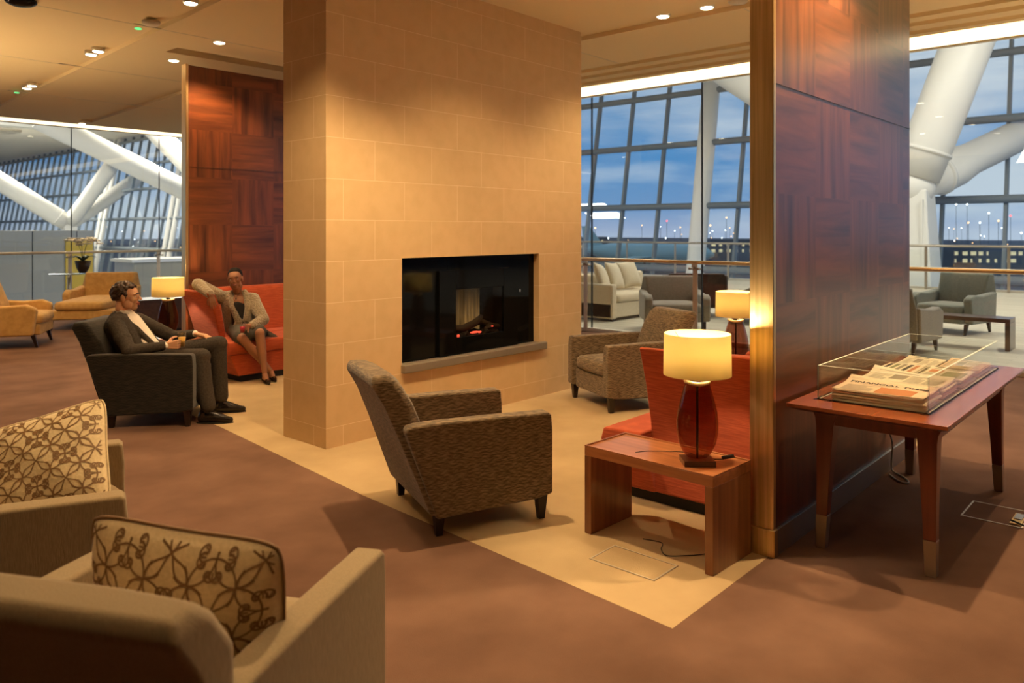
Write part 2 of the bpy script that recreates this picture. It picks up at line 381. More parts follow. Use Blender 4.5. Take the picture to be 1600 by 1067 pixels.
    def done(s, name, m, parent=None, bevel=0, seg=3, smooth=False, sub=0, ang=35, **props):
        bmesh.ops.recalc_face_normals(s.b, faces=s.b.faces)
        me = bpy.data.meshes.new(name); s.b.to_mesh(me); s.b.free()
        for x in (m if isinstance(m, (list, tuple)) else [m]): me.materials.append(x)
        o = bpy.data.objects.new(name, me); COL.objects.link(o)
        if parent is not None: o.parent = parent
        if bevel:
            md = o.modifiers.new('bevel', 'BEVEL'); md.width = bevel; md.segments = seg; md.limit_method = 'ANGLE'; md.angle_limit = math.radians(ang)
        if sub:
            md = o.modifiers.new('sub', 'SUBSURF'); md.levels = sub; md.render_levels = sub
        if smooth or bevel or sub:
            for p in me.polygons: p.use_smooth = True
            if bevel and not sub:
                md = o.modifiers.new('wn', 'WEIGHTED_NORMAL'); md.keep_sharp = True
        for k, v in props.items(): o[k] = v
        return o

def bake(o):
    dg = bpy.context.evaluated_depsgraph_get(); dg.update()
    me = bpy.data.meshes.new_from_object(o.evaluated_get(dg)); o.modifiers.clear(); o.data = me; return o
def thing(name, label, cat, loc=(0, 0, 0), rz=0, group=None):
    o = bpy.data.objects.new(name, None); COL.objects.link(o); o.location = loc; o.rotation_euler = (0, 0, rz)
    o.empty_display_size = .2
    o['label'] = label; o['category'] = cat
    if group: o['group'] = group
    return o
def tag(o, label, cat, group=None):
    o['label'] = label; o['category'] = cat
    if group: o['group'] = group
    return o
def struct(o): o['kind'] = 'structure'; return o
def copy_tree(o, parent=None):
    c = o.copy(); COL.objects.link(c)
    if parent is not None: c.parent = parent
    for ch in list(o.children): copy_tree(ch, c)
    return c
def place(o, loc, rz, label=None, group=None):
    o.location = loc; o.rotation_euler = (0, 0, rz)
    if label: o['label'] = label
    if group: o['group'] = group
    return o
def lamp(kind, loc, watts, col, parent=None, size=.05, rot=(0, 0, 0), spot=None, blend=.5, sy=None):
    d = bpy.data.lights.new('light', kind); d.energy = watts; d.color = col
    if kind == 'AREA':
        d.size = size
        if sy: d.shape = 'RECTANGLE'; d.size_y = sy
    else: d.shadow_soft_size = size
    if kind == 'SPOT': d.spot_size = spot; d.spot_blend = blend
    o = bpy.data.objects.new('light_source', d); COL.objects.link(o); o.location = loc; o.rotation_euler = rot
    if parent is not None: o.parent = parent
    return o

# ------------------------------------------------------------------ room shell
def cut(o, cutters):
    for c in cutters:
        md = o.modifiers.new('cut', 'BOOLEAN'); md.operation = 'DIFFERENCE'; md.object = c; md.solver = 'EXACT'
    bake(o)
    for c in cutters: bpy.data.objects.remove(c, do_unlink=True)
    return o
f = MB()
Z0 = 0.0
edge = [(2.80, 1.62), (2.95, 3.86), (3.19, 6.04), (3.36, 8.75)]
XR = 8.0
f.mi = 0
f.b2(-4, 10.2, -4, 17.7, -.25, -.004)
f.poly([(-4, -4, 0), (10.2, -4, 0), (10.2, 1.62, 0), (2.80, 1.62, 0), (-4, 1.62, 0)])
f.poly([(-4, 1.62, 0)] + [(x, y, 0) for x, y in edge] + [(-4, 8.75, 0)])
f.poly([(-4, 8.75, 0), (3.36, 8.75, 0), (XR, 8.75, 0), (10.2, 8.75, 0), (10.2, 17.7, 0), (-4, 17.7, 0)])
f.poly([(XR, 1.62, 0), (10.2, 1.62, 0), (10.2, 8.75, 0), (XR, 8.75, 0)])
f.mi = 1
f.poly([(x, y, 0) for x, y in edge] + [(XR, 8.75, 0), (XR, 1.62, 0)])
struct(f.done('floor', [M_BROWN, M_BEIGE]))

ce = MB().b2(-4, 9.06, -4, 16.36, CEIL, 3.95).done('ceiling', M_CEIL)
cs = []
def slot(cx, cy, L, w, ang, depth=.045):
    cs.append(MB().box((0, 0, 0), (w, L, depth*2)).done('cutter', M_CEILG)); c = cs[-1]
    c.location = (cx, cy, CEIL); c.rotation_euler = (0, 0, ang)
slot(6.68, 2.6, 13, .30, 0)
slot(3.62, 11.0, 10.2, .28, -math.atan2(.55, 8.6))
slot(5.45, 13.3, 5.2, .26, -math.atan2(.33, 4.5))
for xx in (8.16, 8.50, 8.86): slot(xx, 6.2, 20, .16, 0, .05)
slot(5.4, 8.82, 2.7, .30, PI/2, .10)
cut(ce, cs); struct(ce)
# faint panel joints in the ceiling
tj = MB()
for yy in (2.2, 5.4, 8.0, 10.6, 13.2): tj.b2(-4, 6.5, yy, yy+.012, CEIL-.002, CEIL+.01)
for yy in (1.0, 3.2, 5.4, 7.6): tj.b2(6.84, 8.06, yy, yy+.012, CEIL-.002, CEIL+.01)
struct(tj.done('trim_1', M_CEILG))
struct(MB().b2(-4, 10.3, -4, 17.8, 3.96, 4.1).done('ceiling', M_CEIL))
struct(MB().b2(10.12, 10.3, -4, 17.8, 3.93, 4.3).b2(-4, 10.12, 17.62, 17.8, 3.93, 4.3).done('trim_2', M_CEIL))
struct(MB().b2(-4.1, -4, -4, 17.7, 0, 3.96).done('wall_left', M_DARKW))
struct(MB().b2(-4, 10.3, -4.1, -4, 0, 3.96).done('wall_back', M_DARKW))
# lit coves at the head of the window walls
t = thing('cove_light', 'long warm glowing light strip along the top of the right window wall', 'light strip', (10.13, 6.7, 3.75))
MB().b2(-.02, .02, -9, 10.8, .02, .17).done('diffuser', M_COVE, t); MB().b2(-.03, .03, -9, 10.8, 0, .02).done('lip', M_ALU, t)
t = thing('cove_light', 'long warm glowing light strip along the top of the far left window wall', 'light strip', (4, 17.6, 3.75))
MB().b2(-8, 6.1, -.02, .02, .02, .17).done('diffuser', M_COVE, t); MB().b2(-8, 6.1, -.03, .03, 0, .02).done('lip', M_ALU, t)

# window walls: glass panes with dark joints
ys = [-4, -2.5, -.50, 1.43, 3.47, 5.42, 7.37, 9.32, 11.27, 13.2, 15.4, 17.6]
k = 1
for a, b in zip(ys[:-1], ys[1:]):
    w = struct(MB().b2(10.2, 10.212, a+.006, b-.006, .06, 3.93).done('window_%d' % k, M_WIN)); k += 1
    struct(MB().b2(10.19, 10.222, b-.006, b+.006, .06, 3.93).done('window_joint', M_BLACK, w))
xs = [-4, -1.65, .3, 2.25, 4.15, 6.02, 7.85, 9.7]
for a, b in zip(xs[:-1], xs[1:]):
    w = struct(MB().b2(a+.006, b-.006, 17.7, 17.712, .06, 3.93).done('window_%d' % k, M_WIN)); k += 1
    struct(MB().b2(b-.006, b+.006, 17.69, 17.722, .06, 3.93).done('window_joint', M_BLACK, w))
struct(MB().b2(10.14, 10.27, -4, 17.76, 0, .06).done('trim_3', M_ALU, bevel=.006))
struct(MB().b2(-4, 10.14, 17.64, 17.76, 0, .06).done('trim_4', M_ALU, bevel=.006))

def handrail(label, loc, rz, L, g, joints):
    # local +x runs along the rail, the glass is on the g*y side
    t = thing('handrail', label, 'handrail', loc, rz)
    MB().path([(0, 0, 1.165), (L, 0, 1.165)], .026, 14).done('rail', M_RAIL, t, smooth=True)
    for a in joints:
        MB().box((a, g*.09, .59), (.075, .014, 1.10)).done('post', M_ALU, t, bevel=.003)
        m = MB().path([(a, 0, 1.155), (a, 0, 1.10), (a, g*.09, 1.08)], .010, 8)
        for s in (-1, 1): m.path([(a+s*.07, g*.04, 1.07), (a+s*.07, g*.12, 1.07)], .018, 10).path([(a, g*.08, 1.07), (a+s*.07, g*.08, 1.07)], .008, 8)
        m.done('bracket', M_STEEL, t, smooth=True)
    return t
handrail('bronze handrail on slim posts along the right window wall', (10.04, -4, 0), PI/2, 21.4, -1, [3.5, 5.40, 7.54, 9.49, 11.44, 13.4])
handrail('bronze handrail on slim posts along the far left window wall', (-4, 17.54, 0), 0, 13.9, 1, [4.2, 6.1, 8.05, 9.97, 11.8])

# limestone chimney block with fire recess
SX0, SX1, SY0, SY1 = 3.385, 6.54, 4.86, 5.43
st = MB().b2(SX0, SX1, SY0, SY1, 0, CEIL).done('wall_stone', M_STONE)
ct = MB().b2(4.114, 5.85, SY0-.1, SY0+.10, .46, 1.395).done('cutter', M_STONE)
ct2 = MB().b2(4.70, 5.50, SY0-.1, SY0+.48, .60, 1.28).done('cutter', M_BLACK)
cut(st, [ct, ct2]); struct(st)
struct(MB().b2(4.105, 5.93, SY0-.045, SY0+.095, .462, .53).done('trim_5', M_SILL, bevel=.008))
fp = thing('fireplace', 'black glass fireplace insert with low flames set in the limestone block', 'fireplace', (4.98, 4.93, .531))
m = MB(); X0, X1 = 4.116-4.98, 5.848-4.98
m.b2(X0, -.30, -.005, .02, .001, .862).b2(.53, X1, -.005, .02, .001, .862).b2(-.30, .53, -.005, .02, .74, .862).b2(-.30, .53, -.005, .02, .001, .10)
m.done('surround', M_BLKGLOSS, fp, bevel=.002)
m = MB()
m.b2(-.42, -.22, -.035, -.006, .002, .74).b2(.40, .60, -.035, -.006, .002, .74).b2(-.22, .40, -.035, -.006, .57, .74).b2(-.22, .40, -.035, -.006, .002, .15)
m.done('inner_frame', M_BLKGLOSS, fp, bevel=.003)
MB().b2(-.22, .40, -.028, -.024, .15, .57).done('fire_glass', glass('smoked_fire_glass', (.8, .77, .74), .25), fp)
m = MB().b2(-.25, .50, .20, .215, .1, .73).b2(-.27, -.25, -.0, .21, .1, .73).b2(.50, .515, -.0, .21, .1, .73).b2(-.25, .50, -.0, .21, .715, .73).b2(-.25, .50, -.0, .21, .1, .115)
m.done('firebox', M_BLACK, fp)
fl = MB().b2(-.24, .30, .186, .196, .20-.05, .66).done('flame_screen', M_FLAME, fp)
fl.matrix_parent_inverse = Matrix.Translation((0, 0, -.531)); 
for v in fl.data.vertices: v.co.z += .531
m = MB()
for i in range(60):
    m.ell((random.uniform(-.23, .45), random.uniform(.02, .17), .135+random.random()*.03), (.03, .025, .02), None, 8, 5)
m.done('ash_bed', M_ASH, fp, kind='stuff')
m = MB().path([(-.17, .10, .215), (-.02, .09, .20), (.13, .08, .24), (.21, .07, .30)], [.026, .036, .034, .02], 9).done('log', M_LOG, fp, smooth=True)
m = MB().path([(.12, .13, .22), (.24, .11, .24), (.36, .10, .20)], [.02, .03, .026], 9).done('log', M_LOG, fp, smooth=True)
m = MB().path([(.22, .04, .18), (.33, .06, .20), (.44, .07, .185)], [.02, .028, .02], 9).done('log', M_LOG, fp, smooth=True)
for c, r in (((.04, -.005, .172), (.060, .010, .010)), ((.11, .0, .166), (.025, .008, .010)), ((-.165, -.005, .160), (.018, .008, .012)), ((.30, .02, .20), (.014, .008, .006))):
    MB().ell(c, r, None, 10, 6).done('ember', M_EMBER, fp, smooth=True)
MB().b2(.655, .668, -.008, -.004, .50, .525).done('switch', M_STEEL, fp)

# veneered partition walls with brass ends
def partition(name, x0, x1, y0, y1, vm, kick, kx=True):
    p = struct(MB().b2(x0+.03, x1, y0+.004, y1-.004, .13, 3.5).done(name, vm, bevel=.002))
    struct(MB().b2(x0, x0+.034, y0-.002, y1+.002, .13, 3.51).done('brass_end', M_BRASS, p, bevel=.004))
    struct(MB().b2(x0+.03, x1+.006, y0-.010, y1+.010, 0, .13).done('kickplate', kick, p, bevel=.002))
    struct(MB().b2(x0-.014, x0+.03, y0-.014, y1+.014, 0, .135).done('brass_foot', M_BRASS, p, bevel=.003))
    return p
M_KICK = mat('steel_kickplate', (.40, .36, .31), .42, .8)
pr = partition('wall_partition', 3.74, 6.14, 1.60, 1.72, M_VENEER_R, M_KICK)
struct(MB().b2(3.775, 6.14, 1.5995, 1.603, 2.355, 2.358).done('seam', M_DARKW, pr))
pl = partition('wall_partition', 4.12, 6.6, 8.62, 8.72, M_VENEER, M_KICK)
struct(MB().b2(4.16, 6.6, 8.618, 8.622, 2.345, 2.349).done('seam', M_DARKW, pl))

# ------------------------------------------------------------------ downlights
def downlight(x, y, w, label, grp):
    t = thing('downlight', label, 'downlight', (x, y, CEIL), 0, grp)
    MB().lathe([(.059, -.003), (.068, -.003), (.068, .046), (.001, .046)], n=24, cap=False).done('trim_ring', M_ALU, t, smooth=True)
    MB().lathe([(.0005, -.010), (.052, -.008), (.058, -.001), (.058, .024), (.0005, .024)], n=24).done('lens', M_LED, t)
    if w: lamp('SPOT', (0, 0, -.045), w, WARM, t, .03, (0, 0, 0), math.radians(120), .6)
    return t
lbl = ['lit round downlight in right ceiling slot nearer the stone block', 'lit round downlight in right ceiling slot nearer the wood partition',
       'lit round downlight at the top edge of the photo left of the stone', 'lit round downlight above the left partition, right one of two',
       'lit round downlight above the left partition, left one of two', 'farther downlight of the middle pair in the left ceiling slot',
       'nearer downlight of the middle pair in the left ceiling slot', 'farther downlight of the far pair in the left ceiling slot', 'nearer downlight of the far pair in the left ceiling slot']
for (x, y, w), l in zip(SPOTS_SEEN, lbl): downlight(x, y, w, l, 'recessed ceiling downlights')
for x, y, w in SPOTS_UNSEEN:
    if w: downlight(x, y, w, 'unseen warm downlight assumed in the ceiling to light the lounge', 'recessed ceiling downlights')
for x, y, l in ((3.40, 8.15, 'small green ring indicator in the left ceiling slot, nearer one'), (3.77, 13.3, 'small green ring indicator in the left ceiling slot, farther one')):
    tag(MB().path([(x+.03*math.cos(a*PI/8), y+.03*math.sin(a*PI/8), CEIL-.002) for a in range(16)], .006, 6, closed=True).done('indicator_light', M_GREEN), l, 'indicator light', 'green ceiling indicators')
tag(MB().lathe([(.001, -.02), (.07, -.02), (.085, 0), (.085, .02), (.001, .02)], (3.40, 7.85, CEIL), 24).done('ceiling_speaker', M_CEILG, smooth=True), 'flat round grille in the left ceiling slot', 'ceiling speaker')
tag(MB().ell((2.28, 7.93, CEIL-.01), (.13, .13, .05)).done('dome_camera', M_BLKGLOSS, smooth=True), 'dark dome camera on ceiling at the top left corner', 'camera')
tag(MB().lathe([(.001, -.012), (.08, -.012), (.09, .01), (.001, .01)], (6.60, 3.15, CEIL), 24).done('ceiling_speaker', M_CEILG, smooth=True), 'flat round grille in the right ceiling slot beside the brass edge', 'ceiling speaker')

for x, y, w in FILL_UPLIGHTS:
    t = thing('fill_uplighter', 'brass bowl uplighter added out of view to brighten the ceiling', 'lamp', (x, y, 0), 0, 'added ceiling-fill uplighters')
    MB().lathe([(.001, 0), (.16, 0), (.16, .015), (.02, .03), (.014, .04), (.014, 1.70), (.001, 1.70)], n=24).done('stand', M_BRASS, t, smooth=True)
    MB().lathe([(.02, 1.70), (.12, 1.73), (.20, 1.80), (.195, 1.80), (.115, 1.738), (.02, 1.71)], n=32, cap=False).done('bowl', M_BRASS, t, smooth=True)
    lamp('SPOT', (0, 0, 1.76), w, WARM, t, .06, (PI, 0, 0), math.radians(150), .5)

# ------------------------------------------------------------------ seating
def legs(t, pts, h, r0=.032, r1=.018, m=None, splay=0):
    for x, y in pts:
        MB().rings([[(x+sx*r1+(splay if x > 0 else -splay), y+sy*r1, 0) for sx, sy in ((-1, -1), (1, -1), (1, 1), (-1, 1))],
                    [(x+sx*r0, y+sy*r0, h) for sx, sy in ((-1, -1), (1, -1), (1, 1), (-1, 1))]]).done('leg', m or M_LEG, t, bevel=.003)
def cushion_bm(x0, x1, y0, y1, z0, z1, crown=.03, n=12):
    # soft box with a crowned top and rounded sides
    m = MB(); rs = []
    def ring(ins, z, cr=0):
        r = []
        cx, cy = (x0+x1)/2, (y0+y1)/2; hx, hy = (x1-x0)/2-ins, (y1-y0)/2-ins
        K = 10
        for i in range(4*K):
            a = 2*PI*(i+.5)/(4*K); c, s_ = math.cos(a), math.sin(a)
            e = .22
            r.append((cx+hx*math.copysign(abs(c)**e, c), cy+hy*math.copysign(abs(s_)**e, s_), z))
        return r
    h = z1-z0
    rs = [ring(.03, z0), ring(.008, z0+h*.12), ring(0, z0+h*.35), ring(0, z0+h*.62), ring(.006, z0+h*.85), ring(.022, z1), ring(.08, z1+crown*.45), ring(.16, z1+crown*.8), ring(.24, z1+crown)]
    m.rings(rs); return m

def armchair(name, label, fab, loc, rz, group=None, w=.80, tall=.86, bm=1.0):
    t = thing(name, label, 'armchair', loc, rz, group)
    hw = w/2; aw = .10
    prof = [(.375, .600), (.392, .585), (.40, .50), (.40, .145), (.30, .125), (.0, .112), (-.285, .10), (-.455, .575), (-.44, .60), (-.30, .606), (.0, .606)]
    for s in (-1, 1):
        y0, y1 = (hw-aw, hw) if s > 0 else (-hw, -hw+aw)
        MB().prism(prof, 'y', y0, y1).done('arm', fab, t, bevel=.020, seg=4, ang=50)
    MB().b2(-.30, .365, -hw+aw+.002, hw-aw-.002, .12, .30).done('seat_base', fab, t, bevel=.015)
    cushion_bm(-.24, .385, -hw+aw+.004, hw-aw-.004, .302, .42, .03).done('seat_cushion', fab, t, smooth=True)
    # raked back, wider at the foot, with a soft crown
    def bk(y, z, x): return (x, y, z)
    rs = []
    for z, xr, xf, hy in ((.115, -.315, -.19, hw-.012*bm), (.30, -.385, -.25, hw-.03*bm), (.52, -.470, -.31, hw-.065*bm), (.70, -.545, -.385, hw-.085*bm), (tall-.045, -.612, -.455, hw-.095*bm), (tall, -.600, -.505, hw-.095*bm-.02)):
        # keep the front part between the arms below arm height
        hf = min(hy, hw-aw-.006)
        rs.append([(xr, -hy, z), (xr, hy, z), (xr+.055, hy, z), (xf, hf, z), (xf+.012, hf*.5, z), (xf+.012, -hf*.5, z), (xf, -hf, z), (xr+.055, -hy, z)])
    # above arm level front is full width
    for i in (3, 4, 5):
        z, hy = rs[i][0][2], rs[i][1][1]; xr = rs[i][0][0]; xf = rs[i][3][0]
        rs[i] = [(xr, -hy, z), (xr, hy, z), (xf-.03, hy, z), (xf, hy-.03, z), (xf+.018, hy*.5, z), (xf+.018, -hy*.5, z), (xf, -hy+.03, z), (xf-.03, -hy, z)]
    MB().rings(rs).done('backrest', fab, t, bevel=.018, seg=3, ang=40)
    legs(t, [(.345, hw-.05), (.345, -hw+.05), (-.262, hw-.05), (-.262, -hw+.05)], .135, .030, .018)
    return t
A1 = math.radians(-23.6)
armchair('armchair', 'brown zigzag-weave armchair in front of the fireplace, its back to us', M_CHAIR, (3.21, 3.26, 0), A1)
armchair('armchair', 'brown zigzag-weave armchair facing us beside the right end of the stone block', M_CHAIR, (6.20, 4.10, 0), math.radians(154))
armchair('armchair', 'dark charcoal armchair the seated man leans back in', M_CHAIRDK, (3.02, 6.78, 0), math.radians(-44))
armchair('armchair', 'taupe armchair at left edge with near arm side towards us', M_TAUPE, (1.05, 3.68, 0), math.radians(-21), 'taupe armchairs in the foreground', w=.94)
armchair('armchair', 'taupe armchair at the bottom left corner seen from behind', M_TAUPE, (1.04, 2.18, 0), math.radians(28), 'taupe armchairs in the foreground', w=.90, tall=.84, bm=.2)

# sofas: flared end wings, backrest, plinth. Local: back at y=0, seat towards -y, x from 0 to L
def sofa(label, loc, rz, L, flare=1.0, wd=.50):
    t = thing('sofa', label, 'sofa', loc, rz, 'red ribbed sofas against the wood partitions')
    MB().b2(.05, L-.05, -.90, -.02, 0, .07).done('plinth', M_BLACK, t)
    MB().rings([[(a, -.94+.0*z, z), (L-a, -.94, z), (L-a, -.03 if z > 9 else -wd, z), (a, -wd, z)] for z, a in ((.07, .0), (.30, -.09))]).b2(.06, L-.06, -wd-.02, -.03, .07, .30).done('base', M_RED, t, bevel=.012)
    for i in range(2):
        xm = L/2
        x0, x1 = (-.14, xm-.003) if i == 0 else (xm+.003, L+.14)
        q = MB().rings([[(x0+.012, -.965, .304), (x1-.012, -.965, .304), (x1-.012, -wd-.012, .304), (x0+.012, -wd-.012, .304)], [(x0, -.985, .37), (x1, -.985, .37), (x1, -wd-.012, .37), (x0, -wd-.012, .37)],
                        [(x0+.006, -.97, .440), (x1-.006, -.97, .440), (x1-.006, -wd-.012, .450), (x0+.006, -wd-.012, .450)]])
        x0, x1 = (.03, xm-.003) if i == 0 else (xm+.003, L-.03)
        q.b2(x0, x1, -wd-.02, -.16, .302, .452)
        q.done('seat_cushion', M_RED, t, bevel=.016, ang=40)
    MB().rings([[(.12, -.30, z0), (L-.12, -.30, z0), (L-.12, -.04, z0), (.12, -.04, z0)] if z0 < .5 else [(.02, y0, z0), (L-.02, y0, z0), (L-.02, -.01, z0), (.02, -.01, z0)] for z0, y0 in ((.25, -.3), (.90, -.17), (.965, -.13))]).done('backrest', M_RED, t, bevel=.02)
    for s in (0, 1):
        # end wing: leans outwards with height and steps down towards the front
        rs = []
        for z, off in ((.075, 0), (.30, .005), (.50, .035), (.70, .095), (.88, .165), (.96, .205)):
            off *= flare; dep = wd+(z-.07)*(.16 if flare == 1 else .0)
            top = z
            xo = -off; xi = .085-off*.9
            if s: xo, xi = L+off, L-.085+off*.9
            rs.append([(xo, -dep-.02, top-.012*(z > .8)), (xo, -.005, top), (xi, -.005, top), (xi, -dep, top-.03*(z > .8))])
        MB().rings(rs).done('end_wing', M_RED, t, bevel=.014, ang=30)
    return t
sofa('red sofa the woman sits on, against the left wood partition', (4.24, 8.61, 0), 0, 2.3)
sofa('red sofa behind the glass lamp, against the near wood partition', (5.70, 1.735, 0), PI, 1.71, .75, .69)

# ------------------------------------------------------------------ side tables and lamps
def side_table(label, loc, rz, group='walnut waterfall side tables'):
    t = thing('side_table', label, 'side table', loc, rz, group)
    # local x = depth .37, y = length .77
    m = MB().b2(-.185, .185, -.385, .385, .415, .462)
    m.done('tabletop', M_WOODY, t, bevel=.003)
    r = MB()
    for a in ((-.185, -.178, -.385, .385), (.178, .185, -.385, .385), (-.178, .178, -.385, -.378), (-.178, .178, .378, .385)): r.b2(*a, .462, .470)
    r.done('raised_rim', M_WOODY, t, bevel=.001)
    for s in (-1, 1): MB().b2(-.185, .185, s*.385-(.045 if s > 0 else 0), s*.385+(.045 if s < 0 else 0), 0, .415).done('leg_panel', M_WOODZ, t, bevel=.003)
    MB().b2(-.05, .09, -.15, .18, .39, .415).done('cable_tray', M_BLACK, t)
    return t
def table_lamp(label, loc, rz, watts=16):
    t = thing('table_lamp', label, 'lamp', loc, rz, 'glass table lamps with drum shades')
    MB().box((0, 0, .014), (.155, .125, .028)).done('foot', M_DARKW, t, bevel=.002)
    prof = [(.030, .030), (.050, .036), (.072, .060), (.093, .105), (.103, .16), (.104, .21), (.098, .26), (.086, .31), (.072, .36), (.061, .395), (.054, .407), (.042, .413), (.030, .413)]
    MB().lathe(prof, n=40, sx=1, sy=.78).done('glass_body', M_LAMPGL, t, smooth=True)
    m = MB().path([(.058*math.cos(a*PI/16), .045*math.sin(a*PI/16), .407+.004*math.cos(a*PI/8)) for a in range(32)], .010, 8, closed=True)
    m.done('glass_lip', mat('pale_amber_glass_lip', (.85, .65, .35), .15, emit=(1, .75, .35), es=.0), t, smooth=True)  # pale amber lip, emission is off
    MB().path([(0, 0, .028), (0, 0, .53)], .006, 8).lathe([(.001, .41), (.022, .41), (.022, .425), (.012, .43), (.012, .46), (.001, .46)], n=16).done('rod', M_BLACK, t, smooth=True)
    R0, R1, z0, z1 = .166, .163, .442, .647
    MB().lathe([(R0, z0), (R1, z1), (R1-.003, z1), (R0-.003, z0), (R0, z0)], n=64, cap=False).done('shade', M_SHADE, t, smooth=True)
    m = MB()
    for a in range(3):
        c, s = math.cos(a*2*PI/3), math.sin(a*2*PI/3)
        m.path([(0, 0, .50), (R1*c, R1*s, .640)], .0018, 6)
    m.done('shade_spider', M_STEEL, t)
    MB().ell((0, 0, .545), (.028, .028, .036)).done('bulb', M_BULB, t, smooth=True)
    lamp('POINT', (0, 0, .60), watts, (1, .76, .44), t, .03)
    return t
TAB1 = side_table('walnut side table carrying the nearest lamp, before the red sofa', (3.545, 2.095, 0), math.radians(-2.5))
side_table('walnut side table behind the near red sofa, under the second lamp', (6.10, 3.05, 0), math.radians(-12))
side_table('walnut side table between the seated man and the left partition', (3.84, 8.36, 0), math.radians(5))
LAMP1 = table_lamp('lit glass lamp with cream drum shade, nearest and largest', (3.50, 1.885, .462), math.radians(-48), 30)
table_lamp('lit glass lamp with cream drum shade behind the near red sofa', (6.10, 2.93, .462), math.radians(-60), 26)
table_lamp('lit glass lamp with cream drum shade beside the left red sofa', (3.83, 8.42, .462), math.radians(-30), 26)

# ------------------------------------------------------------------ cushions with scroll embroidery
def scroll_cushion(label, M, size=.50, thick=.15, seed=1):
    rnd = random.Random(seed)
    t = thing('scatter_cushion', label, 'cushion', (0, 0, 0)); t.matrix_world = M
    t['group'] = 'cream scroll-pattern cushions'
    h = size/2
    def S(u, v, side):   # u, v in -1..1
        pin = 1-.07*(1-u*u)-.0; pin2 = 1-.07*(1-v*v)
        th = thick/2*max(0, (1-abs(u)**2.6))**.62*max(0, (1-abs(v)**2.6))**.62
        th += .004*math.sin(7*u+seed)*math.cos(6*v)*(1-u*u)*(1-v*v)
        k = 1-.085*(abs(u)*abs(v))**5
        return Vector((u*h*k*(1-.05*(1-v*v)), v*h*k*(1-.05*(1-u*u)), side*th))
    m = MB(); n = 28
    for side in (-1, 1):
        g = [[m.b.verts.new(S(-1+2*i/n, -1+2*j/n, side)) for j in range(n+1)] for i in range(n+1)]
        for i in range(n):
            for j in range(n): m.b.faces.new((g[i][j], g[i+1][j], g[i+1][j+1], g[i][j+1]))
    bmesh.ops.remove_doubles(m.b, verts=m.b.verts, dist=.0006)
    m.mi = 1
    def ribbon(pts, w=.0052):
        for side in (-1, 1):
            prev = None
            for i, (u, v) in enumerate(pts):
                a = pts[max(0, i-1)]; b = pts[min(len(pts)-1, i+1)]
                dx, dy = b[0]-a[0], b[1]-a[1]; L = math.hypot(dx, dy) or 1
                ww = w/h*.5
                q = []
                for s in (-1, 1):
                    uu, vv = u-dy/L*ww*s, v+dx/L*ww*s
                    if abs(uu) > .97 or abs(vv) > .97: q = None; break
                    q.append(m.b.verts.new(S(uu, vv, side)+Vector((0, 0, side*.0012))))
                if q and prev:
                    fc = m.b.faces.new((prev[0], q[0], q[1], prev[1])); fc.material_index = 1; fc.smooth = True
                prev = q
    def spiral(cx, cy, r, a0, turns, d=1):
        K = 26; return [(cx+r*(1-.78*i/K)*math.cos(a0+d*turns*2*PI*i/K), cy+r*(1-.78*i/K)*math.sin(a0+d*turns*2*PI*i/K)) for i in range(K+1)]
    for ix in range(-2, 3):
        for iy in range(-2, 3):
            cx, cy = ix*.44, iy*.44
            if (ix+iy) % 2 == 0:
                for q in range(4):
                    a = q*PI/2+PI/4
                    # tulip petal and interlaced arcs
                    ribbon([(cx+.30*k/10*math.cos(a+.30*math.sin(PI*k/10)), cy+.30*k/10*math.sin(a+.30*math.sin(PI*k/10))) for k in range(11)])
                    ribbon([(cx+.30*k/10*math.cos(a-.30*math.sin(PI*k/10)), cy+.30*k/10*math.sin(a-.30*math.sin(PI*k/10))) for k in range(11)])
                    b = q*PI/2
                    ribbon([(cx+.22*math.cos(b)+.22*math.cos(x), cy+.22*math.sin(b)+.22*math.sin(x)) for x in [b-2.3+4.6*k/22 for k in range(23)]])
            else:
                for q in range(4):
                    a = q*PI/2+PI/4
                    for d in (-1, 1):
                        ribbon(spiral(cx+.11*math.cos(a)+d*.055*math.sin(a), cy+.11*math.sin(a)-d*.055*math.cos(a), .075, a+PI+d*.5, .85, d))
                    for k in (-2, -1, 0, 1, 2):
                        b = a+PI/4+k*.22
                        ribbon([(cx+r*math.cos(b), cy+r*math.sin(b)) for r in (.10, .125, .15)], .004)
    o = m.done('cover', [M_PILLOW, M_SCROLL], t, smooth=True)
    loop = []
    for k in range(80):
        a = k/20; i = int(a); fr = a-i
        u, v = ((-1+2*fr, -1), (1, -1+2*fr), (1-2*fr, 1), (-1, 1-2*fr))[i]
        loop.append(S(u, v, 1)*1.004)
    MB().path(loop, .0045, 6, closed=True).done('piping', M_SCROLL if seed == 2 else M_PILLOW, t, smooth=True)
    return t
def frame(pos, xax, zax):
    z = Vector(zax).normalized(); x = Vector(xax); x = (x-z*x.dot(z)).normalized(); y = z.cross(x)
    m = Matrix((x, y, z)).transposed().to_4x4(); m.translation = pos; return m
img_r = Vector((.665, -.747, 0)); away = Vector((.747, .665, 0)); up = Vector((0, 0, 1))
ca, sa = math.cos(math.radians(20)), math.sin(math.radians(20))
nrm = (-away*.80+up*.60).normalized(); upv = (away*.60+up*.80).normalized()
scroll_cushion('cream cushion with brown scrolls standing in the left-edge armchair',
               frame(Vector((1.10, 3.52, .655)), img_r*ca+upv*sa, nrm), .50, .15, 1)
a = math.radians(28); fx = Vector((math.cos(a), math.sin(a), 0)); lx = Vector((-math.sin(a), math.cos(a), 0))
scroll_cushion('cream cushion with brown scrolls and piped edge in the bottom-left armchair',
               frame(Vector((1.03, 2.20, .545))-fx*.10-lx*.11, lx+Vector((0, 0, .04))-fx*.10, fx+Vector((0, 0, .16))), .60, .22, 2)

